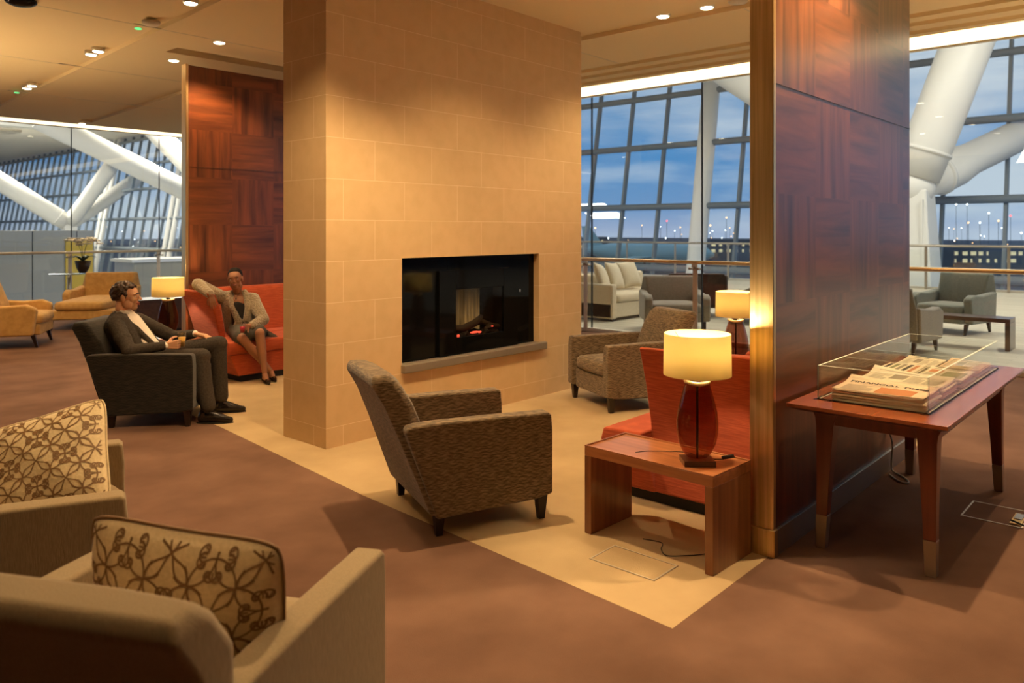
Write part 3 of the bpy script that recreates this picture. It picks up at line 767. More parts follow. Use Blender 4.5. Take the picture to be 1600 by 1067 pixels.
# ------------------------------------------------------------------ newspaper table
nt_ = thing('display_table', 'reddish cherry wood table with metal-tipped legs holding the glass case', 'table', (4.84, 1.215, 0))
TX, TY = 1.97/2, .73/2
MB().rings([[(-TX+.05, -TY+.05, .712), (TX-.05, -TY+.05, .712), (TX-.05, TY-.05, .712), (-TX+.05, TY-.05, .712)],
            [(-TX, -TY, .732), (TX, -TY, .732), (TX, TY, .732), (-TX, TY, .732)],
            [(-TX, -TY, .750), (TX, -TY, .750), (TX, TY, .750), (-TX, TY, .750)]]).done('tabletop', M_CHERRY, nt_, bevel=.002)
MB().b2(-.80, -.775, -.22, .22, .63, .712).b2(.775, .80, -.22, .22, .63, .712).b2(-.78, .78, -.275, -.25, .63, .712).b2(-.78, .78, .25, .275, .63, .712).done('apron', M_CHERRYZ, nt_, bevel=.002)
def fleg(sx, sy):
    def ring(cx, cy, z, hx, hy): return [(cx-hx, cy-hy, z), (cx+hx, cy-hy, z), (cx+hx, cy+hy, z), (cx-hx, cy+hy, z)]
    bx, by = sx*.80, sy*.255; tx, ty = sx*.765, sy*.235
    def at(k): return bx+(tx-bx)*k, by+(ty-by)*k
    rs = []
    for z, h in ((.165, .0275), (.30, .031), (.50, .038), (.62, .043), (.66, .050), (.69, .066), (.712, .10)):
        k = z/.712; x, y = at(k); ex = max(0, h-.043)
        rs.append(ring(x+sx*ex*.0, y, z, min(h, .043), min(h, .043)+ex*.9))
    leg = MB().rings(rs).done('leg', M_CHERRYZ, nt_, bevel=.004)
    MB().rings([ring(bx, by, 0, .0235, .0235), ring(*at(.165/.712), .165, .0285, .0285)]).done('metal_cap', M_CAPS, leg, bevel=.002)
for sx in (-1, 1):
    for sy in (-1, 1): fleg(sx, sy)

CX0, CX1, CY0, CY1, CZ0, CZ1 = 4.05, 5.70, .975, 1.495, .7505, .925
gc = thing('display_case', 'clear open-topped glass case of newspapers on the cherry wood table', 'display case', ((CX0+CX1)/2, (CY0+CY1)/2, CZ0))
hx, hy, H = (CX1-CX0)/2, (CY1-CY0)/2, CZ1-CZ0
def pane(x0, x1, y0, y1, ends):
    m = MB(); m.b2(x0, x1, y0, y1, .002, H)
    p = m.done('pane', [M_CASE, M_EDGELT, M_CASEEDGE], gc)
    for f in p.data.polygons:
        if abs(f.normal.z) > .9: f.material_index = 1
        elif ends == 'x' and abs(f.normal.x) > .9: f.material_index = 2
        elif ends == 'y' and abs(f.normal.y) > .9: f.material_index = 2
T = .011
pane(-hx, -hx+T, -hy, hy, 'y'); pane(hx-T, hx, -hy+T, hy-T, ''); pane(-hx+T, hx, -hy, -hy+T, ''); pane(-hx+T, hx, hy-T, hy, '')
DIV = [4.42, 4.80, 5.20]
for d in DIV:
    dd = d-(CX0+CX1)/2
    p = MB().b2(dd-.003, dd+.003, -hy+T+.001, hy-T-.001, .002, H-.001).done('divider', [M_CASE, M_EDGELT], gc)
    for f in p.data.polygons:
        if abs(f.normal.z) > .9: f.material_index = 1
MB().b2(-hx-.004, hx+.004, -hy-.004, hy+.004, .0, .0018).done('base_pane', M_CASE, gc)
MB().path([(-hx, -hy, .003), (hx, -hy, .003), (hx, hy, .003), (-hx, hy, .003)], .0025, 6, closed=True).done('silicone_seam', M_BLACK, gc)

def text_mesh(body, size, font_off=0):
    cu = bpy.data.curves.new('txt', 'FONT'); cu.body = body; cu.size = size; cu.align_x = 'CENTER'; cu.align_y = 'CENTER'; cu.extrude = 0
    cu.offset = font_off
    o = bpy.data.objects.new('txt', cu); COL.objects.link(o)
    dg = bpy.context.evaluated_depsgraph_get(); dg.update()
    me = bpy.data.meshes.new_from_object(o.evaluated_get(dg)); bpy.data.objects.remove(o, do_unlink=True)
    return me
def newspaper(label, cat, cx, cy, z, L, D, th, rz, pm, kind, curl=0, grp=None, name='newspaper'):
    """L across (y when rz=0 => local x), D deep; folded sheets, one free curled edge"""
    t = thing(name, label, cat, (cx, cy, z), rz, grp)
    rnd = random.Random(int(cx*100+cy*37+z*991))
    def zt(x, y): 
        e = max(0, (y/(D/2)-.1)/.9); l = max(0, (-x/(L/2)))
        return curl*(e**2)*(.35+.65*l) + .002*math.sin(9*x+cx*5)*math.sin(11*y)
    m = MB(); n = 10
    for k, (zo, zi) in enumerate(((0, th*.32), (th*.36, th*.66), (th*.70, th))):
        ix, iy = rnd.uniform(0, .006), rnd.uniform(0, .006); cf = (0, .25, 1)[k]
        rs = []
        for i in range(n+1):
            y = -D/2+iy+(D-2*iy)*i/n
            rs.append([(x, y, zo+cf*zt(x, y)+.0005) for x in [-L/2+ix+(L-2*ix)*j/n for j in range(n+1)]] + [(x, y, zi+cf*zt(x, y)) for x in [L/2-ix-(L-2*ix)*j/n for j in range(n+1)]])
        m.rings(rs)
    m.done('sheets', pm, t, smooth=True, bevel=0)
    def quad(x0, x1, y0, y1, mm, nm, lift=.0012):
        q = MB(); K = 6
        for i in range(K):
            for j in range(K):
                X = [x0+(x1-x0)*a/K for a in (i, i+1)]; Y = [y0+(y1-y0)*a/K for a in (j, j+1)]
                q.poly([(x, y, th+zt(x, y)+lift) for x, y in ((X[0], Y[0]), (X[1], Y[0]), (X[1], Y[1]), (X[0], Y[1]))])
        return q, mm, nm
    def textlines(x0, x1, y0, y1, n, mm):
        q = MB()
        for i in range(n):
            y = y1-(y1-y0)*(i+.5)/n; h = (y1-y0)/n*.42
            xe = x1-(x1-x0)*rnd.choice((0, 0, 0, .3)); K = 4
            for a in range(K):
                xa, xb = x0+(xe-x0)*a/K, x0+(xe-x0)*(a+1)/K
                q.poly([(xa, y-h/2, th+zt(xa, y)+.001), (xb, y-h/2, th+zt(xb, y)+.001), (xb, y+h/2, th+zt(xb, y)+.001), (xa, y+h/2, th+zt(xa, y)+.001)])
        q.done('printed_text', mm, t)
    if kind == 'ft':
        me = text_mesh('FINANCIAL TIMES', .044, .0012)
        for v in me.vertices:
            v.co.x = v.co.x*1.08; v.co.y += D*.20; v.co.z = th+zt(v.co.x, v.co.y)+.0014
        o = bpy.data.objects.new('masthead', me); COL.objects.link(o); o.parent = t; me.materials.clear(); me.materials.append(M_INK)
        q, mm, nm = quad(-.02, L*.36, -D*.46, D*.02, M_PHOTOO, 'front_photo'); q.done(nm, mm, t)
        textlines(-L*.42, -.04, -D*.45, D*.02, 9, M_INKG); textlines(-L*.30, L*.30, D*.07, D*.11, 1, M_INKG)
        textlines(-L*.46, -L*.26, D*.32, D*.42, 2, M_INKG)
    elif kind == 'page':
        q, mm, nm = quad(-L*.18, 0, -D*.18, D*.25, M_INKG, 'front_photo'); q.done(nm, mm, t)
        textlines(-L*.42, -L*.21, -D*.4, D*.3, 9, M_INKG); textlines(L*.03, L*.22, -D*.4, D*.3, 9, M_INKG); textlines(L*.25, L*.44, -D*.4, D*.3, 9, M_INKG)
        textlines(-L*.40, L*.30, D*.34, D*.42, 1, M_INK)
    elif kind == 'photo':
        q, mm, nm = quad(-L*.05, L*.42, -D*.42, D*.20, M_PHOTOG, 'front_photo'); q.done(nm, mm, t)
        q, mm, nm = quad(-L*.42, -L*.12, 0, D*.30, M_PHOTOO, 'small_photo'); q.done(nm, mm, t)
        textlines(-L*.42, -L*.10, -D*.4, -D*.05, 6, M_INKG); textlines(-L*.40, L*.30, D*.34, D*.42, 1, M_INK)
    elif kind == 'mag':
        for a in range(5):
            q, mm, nm = quad(-L*.40+a*L*.17, -L*.30+a*L*.17, -D*.40, D*.40, (M_INK, M_PHOTOG, M_INKG, M_INK, M_PHOTOO)[a], 'cover_print'); q.done(nm, mm, t)
    else:
        textlines(-L*.42, L*.42, -D*.42, D*.42, 6, M_INKG)
    return t
RZ = -PI/2     # local x -> -y (reads from the near side), local y -> +x
def stack(cx, cy, L, D, items, pm_def=M_PAPER, rz=RZ, grp=None):
    z = CZ0+.0022
    for i, (label, kind, th, pm, curl) in enumerate(items):
        newspaper(label, 'newspaper', cx+random.uniform(-.004, .004), cy+random.uniform(-.006, .006), z, L-random.uniform(0, .01), D-random.uniform(0, .008), th, rz+random.uniform(-.015, .015), pm, kind, curl, grp)
        z += th+.003+(.004 if curl and i < len(items)-1 else 0)
low = 'plain folded newspaper low in the front stack of the glass case'
G = 'newspapers in the glass case'
stack(4.225, 1.215, .44, .32, [(low, '', .011, M_PAPER, 0), (low, '', .010, M_PAPER, 0), (low, '', .011, M_PAPER, 0), ('salmon folded newspaper just under the top paper of the front stack', '', .010, M_PINKP, 0),
      ('salmon-pink newspaper with capital masthead and orange photo, top of front stack', 'ft', .010, M_PINKP, .028)], grp=G)
low = 'plain folded newspaper under the top one in the second stack'
stack(4.615, 1.22, .43, .32, [(low, '', .012, M_PAPER, 0), (low, '', .011, M_PAPER, 0), (low, '', .012, M_PAPER, 0), ('newspaper with grey columns and left corner curled up, second stack of the case', 'page', .012, M_PAPER, .035)], grp=G)
low = 'plain folded newspaper under the colour-photo paper on the third stack'
stack(5.005, 1.115, .235, .33, [(low, '', .012, M_PAPER, 0), (low, '', .012, M_PAPER, 0), ('newspaper with green and orange photos, right of third bay in the case', 'photo', .014, M_PAPER, .012)], grp=G)
low = 'thick plain paper bundle beneath the patterned magazine in the case'
stack(5.005, 1.355, .225, .33, [(low, '', .026, M_PAPER, 0), ('magazine with dark striped colour cover, left of third bay in the case', 'mag', .022, M_PAPER, 0)], grp=G)
low = 'plain folded newspaper low in the farthest bay of the case'
stack(5.44, 1.115, .235, .34, [(low, '', .015, M_PAPER, 0), ('newspaper topmost in the farthest bay, right side', 'page', .022, M_PINKP, .01)], grp=G)
stack(5.44, 1.355, .225, .34, [('newspaper bundle in the farthest bay, left side by the wood partition', 'page', .030, M_PAPER, .01)], grp=G)

# ------------------------------------------------------------------ floor boxes, cords
def floor_box(label, x0, x1, y0, y1, fill):
    t = thing('floor_box', label, 'floor box', ((x0+x1)/2, (y0+y1)/2, 0)); a, b = (x1-x0)/2, (y1-y0)/2; w = .009
    m = MB().b2(-a, a, -b, -b+w, -.003, .003).b2(-a, a, b-w, b, -.003, .003).b2(-a, -a+w, -b+w, b-w, -.003, .003).b2(a-w, a, -b+w, b-w, -.003, .003)
    m.done('rim', M_FBRIM, t); MB().b2(-a+w, a-w, -b+w, b-w, -.003, .0015).done('lid', fill, t)
    return t
floor_box('square floor box lid with pale rim set in the beige carpet', 3.12, 3.34, 1.90, 2.27, M_BEIGE)
t = floor_box('floor box with pale rim under the newspaper table, flap open', 5.0, 5.32, .74, 1.04, M_BROWN)
MB().box((-.03, -.11, .006), (.20, .055, .008)).done('open_flap', M_CEIL, t, bevel=.001)
MB().box((.0, -.11, .012), (.10, .04, .005)).done('socket_plate', M_KIOSK, t, bevel=.001)
tag(MB().path([(5.02, .62, .012), (4.97, .70, .022), (5.02, .80, .028)], .005, 6).done('cable', M_CORD, smooth=True), 'short dark cable leaving the open floor box at the right edge', 'cable')
cord = [(3.50, 1.885, .474), (3.58, 1.93, .4725), (3.60, 2.02, .4725), (3.50, 2.16, .4725), (3.43, 2.20, .4725)]
def to_local(o, p): return o.matrix_basis.inverted() @ Vector(p)
MB().path([to_local(LAMP1, p) for p in spline(cord)], .0022, 6).path([to_local(LAMP1, p) for p in ((3.56, 1.87, .474), (3.61, 1.81, .474), (3.665, 1.765, .482))], .0028, 6).path([to_local(LAMP1, p) for p in ((3.615, 1.81, .480), (3.66, 1.77, .488))], .010, 8).done('cord', M_CORD, LAMP1, smooth=True)
pts = [(3.69, 1.80, .40), (3.70, 1.82, .2), (3.66, 1.84, .02), (3.56, 1.86, .005), (3.46, 1.93, .005), (3.40, 2.0, .005), (3.45, 2.06, .005), (3.52, 2.10, .005), (3.50, 2.2, .005)]
MB().path([to_local(TAB1, p) for p in spline(pts)], .0025, 6).done('trailing_cord', M_CORD, TAB1, smooth=True)
tag(MB().path(spline([(5.62, 1.597, .27), (5.62, 1.575, .18), (5.60, 1.575, .05), (5.58, 1.56, .012), (5.52, 1.49, .008), (5.44, 1.43, .008), (5.38, 1.42, .008), (5.40, 1.48, .008), (5.5, 1.56, .008)]), .006, 8).done('power_cable', M_CORDW, smooth=True), 'grey cable looping from the kickplate to the floor behind the newspaper table', 'cable')

# ------------------------------------------------------------------ far left furniture
def club_chair(name, label, fab, loc, rz, w=.95, group=None, armz=.60, back=.86, cat='armchair', depth=.82, bench=0, arms=True):
    t = thing(name, label, cat, loc, rz, group); hw = w/2; aw = .13
    if arms:
        for s in (-1, 1):
            y0, y1 = (hw-aw, hw) if s > 0 else (-hw, -hw+aw)
            MB().prism([(.36, armz-.05), (.38, armz-.10), (.33, .17), (-.42, .17), (-.46, armz+.03), (-.30, armz+.01), (0, armz-.015), (.25, armz)], 'y', y0, y1).done('arm', fab, t, bevel=.03, seg=4, ang=45)
    MB().b2(-.42, .40+bench, -hw+(aw if not bench else .01), hw-(aw if not bench else .01), .17, .32).done('seat_base', fab, t, bevel=.02)
    cushion_bm(-.28, .43+bench, -hw+aw, hw-aw, .322, .45, .03).done('seat_cushion', fab, t, smooth=True)
    MB().rings([[(-.46, -hw+.02, .2), (-.46, hw-.02, .2), (-.30, hw-.14, .2), (-.30, -hw+.14, .2)], [(-.50, -hw+.02, armz), (-.50, hw-.02, armz), (-.30, hw-.14, armz), (-.30, -hw+.14, armz)],
                [(-.54, -hw+.08, back), (-.54, hw-.08, back), (-.42, hw-.10, back), (-.42, -hw+.10, back)]]).done('backrest', fab, t, bevel=.03, seg=4)
    legs(t, [(.32+bench, hw-.10), (.32+bench, -hw+.10), (-.38, hw-.10), (-.38, -hw+.10)], .17, .028, .016, splay=.05)
    return t
t = club_chair('armchair', 'tan suede armchair at the far left edge, facing right', M_TAN, (3.55, 12.60, 0), math.radians(-30), 1.0)
cushion_bm(-.24, .24, -.24, .24, 0, .12, .02).done('back_cushion', M_TAN, t, smooth=True).matrix_local = Matrix.Translation((-.30, 0, .70)) @ Euler((0, math.radians(70), 0)).to_matrix().to_4x4()
t = club_chair('chaise_longue', 'tan suede chaise longue behind the man, in front of the window', M_TAN, (5.45, 14.55, 0), math.radians(-128), 1.05, bench=.75, cat='chaise longue')
t = thing('low_cabinet', 'low dark wood cabinet behind the left table lamp', 'cabinet', (6.35, 12.65, 0))
MB().b2(-1.2, 1.2, -.25, .25, .04, .50).done('body', M_DARKW, t, bevel=.004); MB().b2(-1.23, 1.23, -.27, .27, .50, .53).done('top', M_DARKW, t, bevel=.004); MB().b2(-1.15, 1.15, -.22, .22, 0, .04).done('plinth', M_BLACK, t)
t = thing('pedestal_table', 'slim pedestal table with blue-grey glass top by the left window', 'table', (5.72, 16.95, 0))
MB().lathe([(.001, .745), (.36, .745), (.37, .755), (.36, .765), (.001, .765)], n=40).done('tabletop', M_GTOP, t, smooth=True)
MB().path([(0, 0, .02), (0, 0, .745)], .03, 14).done('column', M_STEEL, t, smooth=True); MB().lathe([(.001, 0), (.22, 0), (.22, .015), (.04, .03), (.001, .03)], n=32).done('foot', M_STEEL, t, smooth=True)
t = thing('potted_orchid', 'white orchid in a dark pot on the glass pedestal table', 'orchid', (5.98, 16.95, .766))
MB().lathe([(.001, 0), (.07, 0), (.12, .10), (.15, .24), (.14, .24), (.11, .20), (.001, .20)], n=24).done('pot', M_POT, t, smooth=True)
for i in range(7):
    a = i*.9; c, s = math.cos(a), math.sin(a); L = .26+.05*(i % 3)
    pts = [(L*k/6*c, L*k/6*s, .22+.12*math.sin(PI*.75*k/6)) for k in range(7)]
    wv = [.006, .03, .04, .042, .035, .02, .002]
    m = MB(); m.rings([[(p[0]-s*w, p[1]+c*w, p[2]), (p[0], p[1], p[2]-.006), (p[0]+s*w, p[1]-c*w, p[2]), (p[0], p[1], p[2]+.002)] for p, w in zip(pts, wv)]); m.done('leaf', M_LEAF, t, smooth=True)
for i in range(5):
    a = i*1.26+.3; c, s = math.cos(a), math.sin(a)
    st_ = [(0, 0, .22), (.04*c, .04*s, .45), (.10*c, .10*s, .62), (.20*c, .20*s, .68), (.30*c, .30*s, .62)]
    MB().path(st_, .005, 6).done('stem', M_LEAF, t)
    rnd = random.Random(i)
    for j in range(9):
        q = .45+.55*j/8; k = min(3, int(q*4)); fr = q*4-k; p = Vector(st_[k]).lerp(Vector(st_[min(4, k+1)]), fr)+Vector((rnd.uniform(-.05, .05), rnd.uniform(-.05, .05), rnd.uniform(-.03, .05)))
        m = MB()
        for b in range(5):
            e = Euler((rnd.uniform(-.5, .5)+1.2, 0, b*1.2566)); m.ell(p+Vector((math.cos(b*1.2566), math.sin(b*1.2566), 0))*.040, (.042, .034, .010), Euler((.3, 0, b*1.2566)), 8, 5)
        m.done('blossom', M_PETAL, t, smooth=True)

# ------------------------------------------------------------------ terrace beyond the right window
struct(MB().b2(10.32, 23.8, -16, 17.7, -.30, -.0).done('floor', M_OAK))
struct(MB().b2(23.8, 23.95, -16, 17.7, -.45, .06).done('trim_6', M_ALU))
t = thing('terrace_railing', 'glass balustrade with steel rail along the far edge of the terrace', 'railing', (23.6, -16, 0))
MB().path([(0, 0, 1.20), (0, 33.7, 1.20)], .035, 10).done('rail', M_STEEL, t, smooth=True)
MB().b2(.02, .034, 0, 33.7, .08, 1.08).done('glass_panel', M_WIN, t)
for i in range(18): MB().b2(-.01, .01, .3+1.95*i-.035, .3+1.95*i+.035, 0, 1.18).done('post', M_STEEL, t)
# cream slipcovered sofa
t = thing('sofa', 'cream slipcovered sofa on the terrace beyond the glass', 'sofa', (11.45, 8.80, 0))
MB().b2(0, 2.4, -.95, -.05, .06, .32).done('skirted_base', M_CREAM, t, bevel=.015)
for s in (0, 1): MB().b2(s*2.26, s*2.26+.16, -.97, 0, .04, .66).done('arm', M_CREAM, t, bevel=.035, seg=4)
MB().b2(.16, 2.26, -.20, 0, .3, .80).done('backrest', M_CREAM, t, bevel=.05, seg=4)
for i in range(2): cushion_bm(.17+i*1.045, .17+(i+1)*1.045-.01, -.98, -.2, .325, .47, .03).done('seat_cushion', M_CREAM, t, smooth=True)
legs(t, [(.1, -.9), (2.3, -.9), (.1, -.1), (2.3, -.1)], .06, .03, .025)
for i, (x, y, rr, l) in enumerate(((11.75, 8.26, 20, 'cream throw pillow nearest the sofa arm on the terrace sofa'), (12.25, 8.32, 10, 'cream throw pillow in the middle of the terrace sofa'), (12.80, 8.36, -8, 'cream throw pillow farthest along the terrace sofa'))):
    m = MB(); n = 16; h = .27
    for side in (-1, 1):
        g = [[m.b.verts.new(((-1+2*i_/n)*h*(1-.08*(1-(-1+2*j/n)**2)), side*.10*max(0, 1-abs(-1+2*i_/n)**2.5)**.6*max(0, 1-abs(-1+2*j/n)**2.5)**.6, (-1+2*j/n)*h*(1-.08*(1-(-1+2*i_/n)**2)))) for j in range(n+1)] for i_ in range(n+1)]
        for a in range(n):
            for b in range(n): m.b.faces.new((g[a][b], g[a+1][b], g[a+1][b+1], g[a][b+1]))
    bmesh.ops.remove_doubles(m.b, verts=m.b.verts, dist=.001)
    o = m.done('throw_pillow', M_CREAM, smooth=True); o.location = (x, y, .77); o.rotation_euler = (math.radians(-22), math.radians(rr*.4), math.radians(rr)); tag(o, l, 'pillow', 'pillows on the terrace sofa')
club_chair('armchair', 'grey-taupe armchair on the terrace right of the cream sofa', M_GREY, (11.22, 6.46, 0), math.radians(219), 1.04, armz=.60, back=.86)
club_chair('armchair', 'dark brown leather tub chair behind the grey-taupe terrace armchair', M_DKBROWN, (13.5, 7.35, 0), math.radians(35), 1.15, armz=.76, back=.82)
club_chair('armchair', 'pale grey armchair on the terrace behind the second lamp shade', M_GREY, (13.2, 5.9, 0), math.radians(100), .95, armz=.58, back=.75)
club_chair('armchair', 'blue-grey armchair on the terrace beside the brass partition end', M_SAGE, (14.6, 5.75, 0), math.radians(150), 1.0, armz=.62, back=.95)
club_chair('armchair', 'sage grey armchair on the terrace facing us behind the bench', M_SAGE, (14.02, 3.05, 0), math.radians(166), .98, armz=.62, back=.93)
club_chair('armchair', 'grey armchair on the terrace half hidden by the wood partition, back to us', M_GREY, (11.36, 3.12, 0), math.radians(-6), .92, armz=.60, back=.88)
t = thing('bench_table', 'long dark wood waterfall bench on the terrace before the sage armchair', 'bench', (12.40, 2.55, 0), 0)
MB().b2(-.20, .20, -.60, .60, .375, .43).done('top', M_DARKW, t, bevel=.004)
for s in (-1, 1): MB().b2(-.20, .20, s*.60-(.06 if s > 0 else 0), s*.60+(.06 if s < 0 else 0), 0, .375).done('leg_panel', M_DARKW, t, bevel=.004)

# ------------------------------------------------------------------ terminal: curtain wall, struts, roof
def cwx(z): return 27.7+.18*z
cw = struct(thing('wall_far', 'tall inclined glazed wall of the terminal', 'curtain wall'))
del cw['label']; del cw['category']
for i in range(76):
    y = -6+1.77*i
    struct(MB().rings([[(cwx(-4)+dx, y+dy, -4) for dx, dy in ((0, -.05), (.22, -.05), (.22, .05), (0, .05))], [(cwx(10)+dx, y+dy, 10) for dx, dy in ((0, -.05), (.22, -.05), (.22, .05), (0, .05))]]).done('mullion', M_MULL, cw))
for z in (-2.4, .1, 2.6, 5.15, 7.3, 9.6):
    struct(MB().path([(cwx(z)-.05, -8, z), (cwx(z)-.05, 129, z)], .13, 10).done('transom', M_MULL, cw, smooth=True))
struct(MB().rings([[(cwx(-4)+.1, -8, -4), (cwx(-4)+.12, -8, -4), (cwx(-4)+.12, 129, -4), (cwx(-4)+.1, 129, -4)], [(cwx(10)+.1, -8, 10), (cwx(10)+.12, -8, 10), (cwx(10)+.12, 129, 10), (cwx(10)+.1, 129, 10)]]).done('glazing', M_WIN, cw))
for y in (15.0, 61.0, 75.0, 30.5, 46):
    t = thing('slanted_column', {15.0: 'white slanted steel column beyond the terrace sofa', 61.0: 'white slanted column pair at the far left glazing, nearer', 75.0: 'white slanted column pair at the far left glazing, farther'}.get(y, 'white slanted steel column hidden behind the stone block'), 'column', (26.6, y, -6), 0, 'white slanted columns of the glazed wall')
    for dy in (-.5, .5) if y > 20 else (0,):
        MB().path([(0, dy, 0), (.18*16, dy, 16)], .22 if y > 20 else .36, 14).done('shaft', M_WHITE, t, smooth=True)
    MB().b2(-.4, .4, -.8, .8, 0, .3).done('foot_plate', M_WHITE, t)

def strut_node(label, N0, tubes, base, r=.62):
    t = thing('roof_support', label, 'roof strut', (N0[0], N0[1], base), 0, 'white tubular roof supports')
    n = Vector((0, 0, N0[2]-base))
    h = N0[2]-base
    MB().rings([[(-.75, -.75, 0), (.75, -.75, 0), (.75, .75, 0), (-.75, .75, 0)], [(-.55, -.55, h*.75), (.55, -.55, h*.75), (.55, .55, h*.75), (-.55, .55, h*.75)], [(-.5, -.5, h-.1), (.5, -.5, h-.1), (.5, .5, h-.1), (-.5, .5, h-.1)]]).done('pedestal', M_WHITE, t, bevel=.06)
    m = MB()
    for k in (-1, 0, 1): m.box((-.6, k*.42, h*.45), (.10, .05, h*.9))
    m.done('web_plates', M_WHITE, t)
    MB().ell(n, (r*1.02, r*1.02, r*1.0), None, 24, 16).done('node', M_WHITE, t, smooth=True)
    for e, rr in tubes:
        d = Vector(e)-Vector(N0); u = d.normalized()
        a = n+u*.3
        k = 1.22 if rr == .50 else 1.0
        MB().path([a, a+u*1.1, a+u*1.5, a+u*(2.2 if k > 1 else 1.9), n+d], [rr*.95, rr*k, rr*k, rr, rr], 28).done('strut', M_WHITE, t, smooth=True)
        MB().path([a+u*.75, a+u*.85], [rr*1.05*k, rr*1.05*k], 28).done('collar', M_WHITE, t, smooth=True)
    return t
def Pw(px, py, d):
    c, s = math.cos(math.radians(41.7)), math.sin(math.radians(41.7)); l = (px-800)/1216*d
    return Vector((d*c+l*s, d*s-l*c, 1.62-(py-360)*d/1216))
strut_node('white tube support branching upward at right beyond the terrace', Pw(1425, 292, 23), [(Pw(1560, -60, 22), .68), (Pw(1720, 150, 26), .50), (Pw(1000, 20, 29.5), .62)], -1.0)
strut_node('white tube support branching at far left above the grey kiosk', Pw(108, 350, 68), [(Pw(172, 262, 66), .62), (Pw(222, 275, 70), .62), (Pw(-80, 235, 62), .75)], -6.0)
strut_node('big white tube crossing the left window from top left', Pw(372, 338, 47), [(Pw(60, 185, 40), .58), (Pw(190, 150, 44), .58)], -6.0)
# roof of the concourse with white beams
struct(MB().b2(10.4, 31, -16, 129, 10.1, 10.4).b2(-14, 10.4, 17.9, 129, 10.1, 10.4).done('ceiling', M_ROOF))
for i, y in enumerate((40, 52, 66, 84)):
    tag(MB().prism([(y-.7, 10.1), (y-.5, 9.3), (y+.5, 9.3), (y+.7, 10.1)], 'x', -14, 22).done('roof_beam', M_ROOFW, bevel=.1), ('nearest', 'second nearest', 'third nearest', 'farthest')[i]+' of the deep white beams under the concourse roof beyond the left window', 'roof beam', 'white roof beams')
struct(MB().b2(-14, 27, 125, 125.3, -6, 10.1).done('wall_end', M_CONC))
struct(MB().b2(-14, 26.9, 17.9, 125, -6.3, -6).b2(23.95, 26.9, -16, 17.9, -6.3, -6).done('floor', M_KIOSK))
t = thing('kiosk', 'long grey kiosk with yellow end panel beyond the left window', 'kiosk', (5.0, 24.6, -6))
MB().b2(-9, 4.0, 0, 6, 0, 7.62).done('body', M_KIOSK, t, bevel=.02)
MB().b2(3.2, 3.93, -.06, -.005, 5.9, 7.35).done('yellow_panel', M_YEL, t)
m = MB()
for i in range(11): m.b2(-8+i*1.15, -8+i*1.15+.02, -.01, -.002, 0, 7.6)
m.done('panel_joints', M_BLACK, t)
t = thing('service_counter', 'pale grey counter block beyond the left window, right of the kiosk', 'counter', (12.4, 27.5, -6))
MB().b2(-1.4, 1.2, -.8, .8, 0, 6.55).done('body', M_KIOSK, t, bevel=.02); MB().b2(-1.5, 1.3, -.9, .9, 6.55, 6.65).done('top', M_ROOFW, t)
# fill panels added under the roof to light the terrace and struts
def conc(x, y, w, s=3.0, z=9.9, col=(1, .93, .80)):
    t = thing('concourse_fill_panel', 'fill panel added under the concourse roof to light the space below', 'light panel', (x, y, z), 0, 'added concourse fill panels')
    MB().b2(-s/2, s/2, -s/2, s/2, .02, .19).done('housing', M_ALU, t)
    lamp('AREA', (0, 0, 0), w, col, t, s)
for x, y, w in ((16.5, 6, 700), (17.5, -3, 700), (17, 14, 500), (21, 1, 400), (10, 34, 1500), (20, 44, 2000), (16, 60, 2800), (20, 76, 3600), (2, 50, 2200)): conc(x, y, w)

# ------------------------------------------------------------------ airfield at dusk
struct(MB().b2(31, 900, -500, 900, -8.3, -8).done('ground', M_ASPH))
rnd = random.Random(4)
BLD = [(1490, 1640, 386, 140), (985, 1075, 366, 170), (1110, 1230, 350, 190), (880, 950, 362, 230)]
BL = [tuple(Pw(a+(b-a)*k/4, y, d)[:2]) for a, b, y, d in BLD for k in range(5)]
def lamp_post(px, py, d, mm, r, label, grp='airfield lamp posts'):
    p = Pw(px, py, d)
    while any((p.x-bx)**2+(p.y-by)**2 < 22**2 for bx, by in BL): d += 6; p = Pw(px, py, d)
    t = thing('lamp_post', label, 'lamp post', (p.x, p.y, -8), 0, grp)
    MB().path([(0, 0, 0), (0, 0, p.z+8)], .05, 6).done('pole', M_BLDG, t)
    MB().ell((0, 0, p.z+8), (r, r, r), None, 10, 6).done('lamp_head', mm, t, smooth=True)
spec = [(1042, 345, 'r'), (1003, 352, 'y'), (968, 356, 'y'), (1040, 372, 'w'), (1063, 355, 'y'), (1082, 354, 'y'), (950, 372, 'w'), (930, 356, 'y'), (1155, 390, 'w'),
        (1513, 348, 'y'), (1511, 319, 'w'), (1545, 333, 'w'), (1531, 348, 'w'), (1560, 345, 'y'), (1579, 337, 'r'), (1596, 364, 'w'), (1494, 319, 'w'), (1015, 392, 'y'), (985, 383, 'w'), (1135, 340, 'y'), (1110, 352, 'y')]
for px, py, c in spec:
    d = rnd.uniform(150, 260); lamp_post(px, py, d, {'r': M_LAMPR, 'y': M_LAMPY, 'w': M_LAMPW}[c], .0020*d*.5, {'r': 'red', 'y': 'orange', 'w': 'white'}[c]+' airfield lamp on a pole, seen through the right windows')
for i in range(80):
    px = rnd.choice([rnd.uniform(905, 1165), rnd.uniform(1470, 1600), rnd.uniform(150, 290)]); py = rnd.uniform(352, 400)
    d = rnd.uniform(160, 420)
    if px < 300: d = rnd.uniform(180, 420); py = rnd.uniform(340, 392)
    lamp_post(px, py, d, rnd.choice([M_LAMPY, M_LAMPY, M_LAMPW]), .0011*d*.5, 'small distant airfield lamp on a pole, dim at this distance')
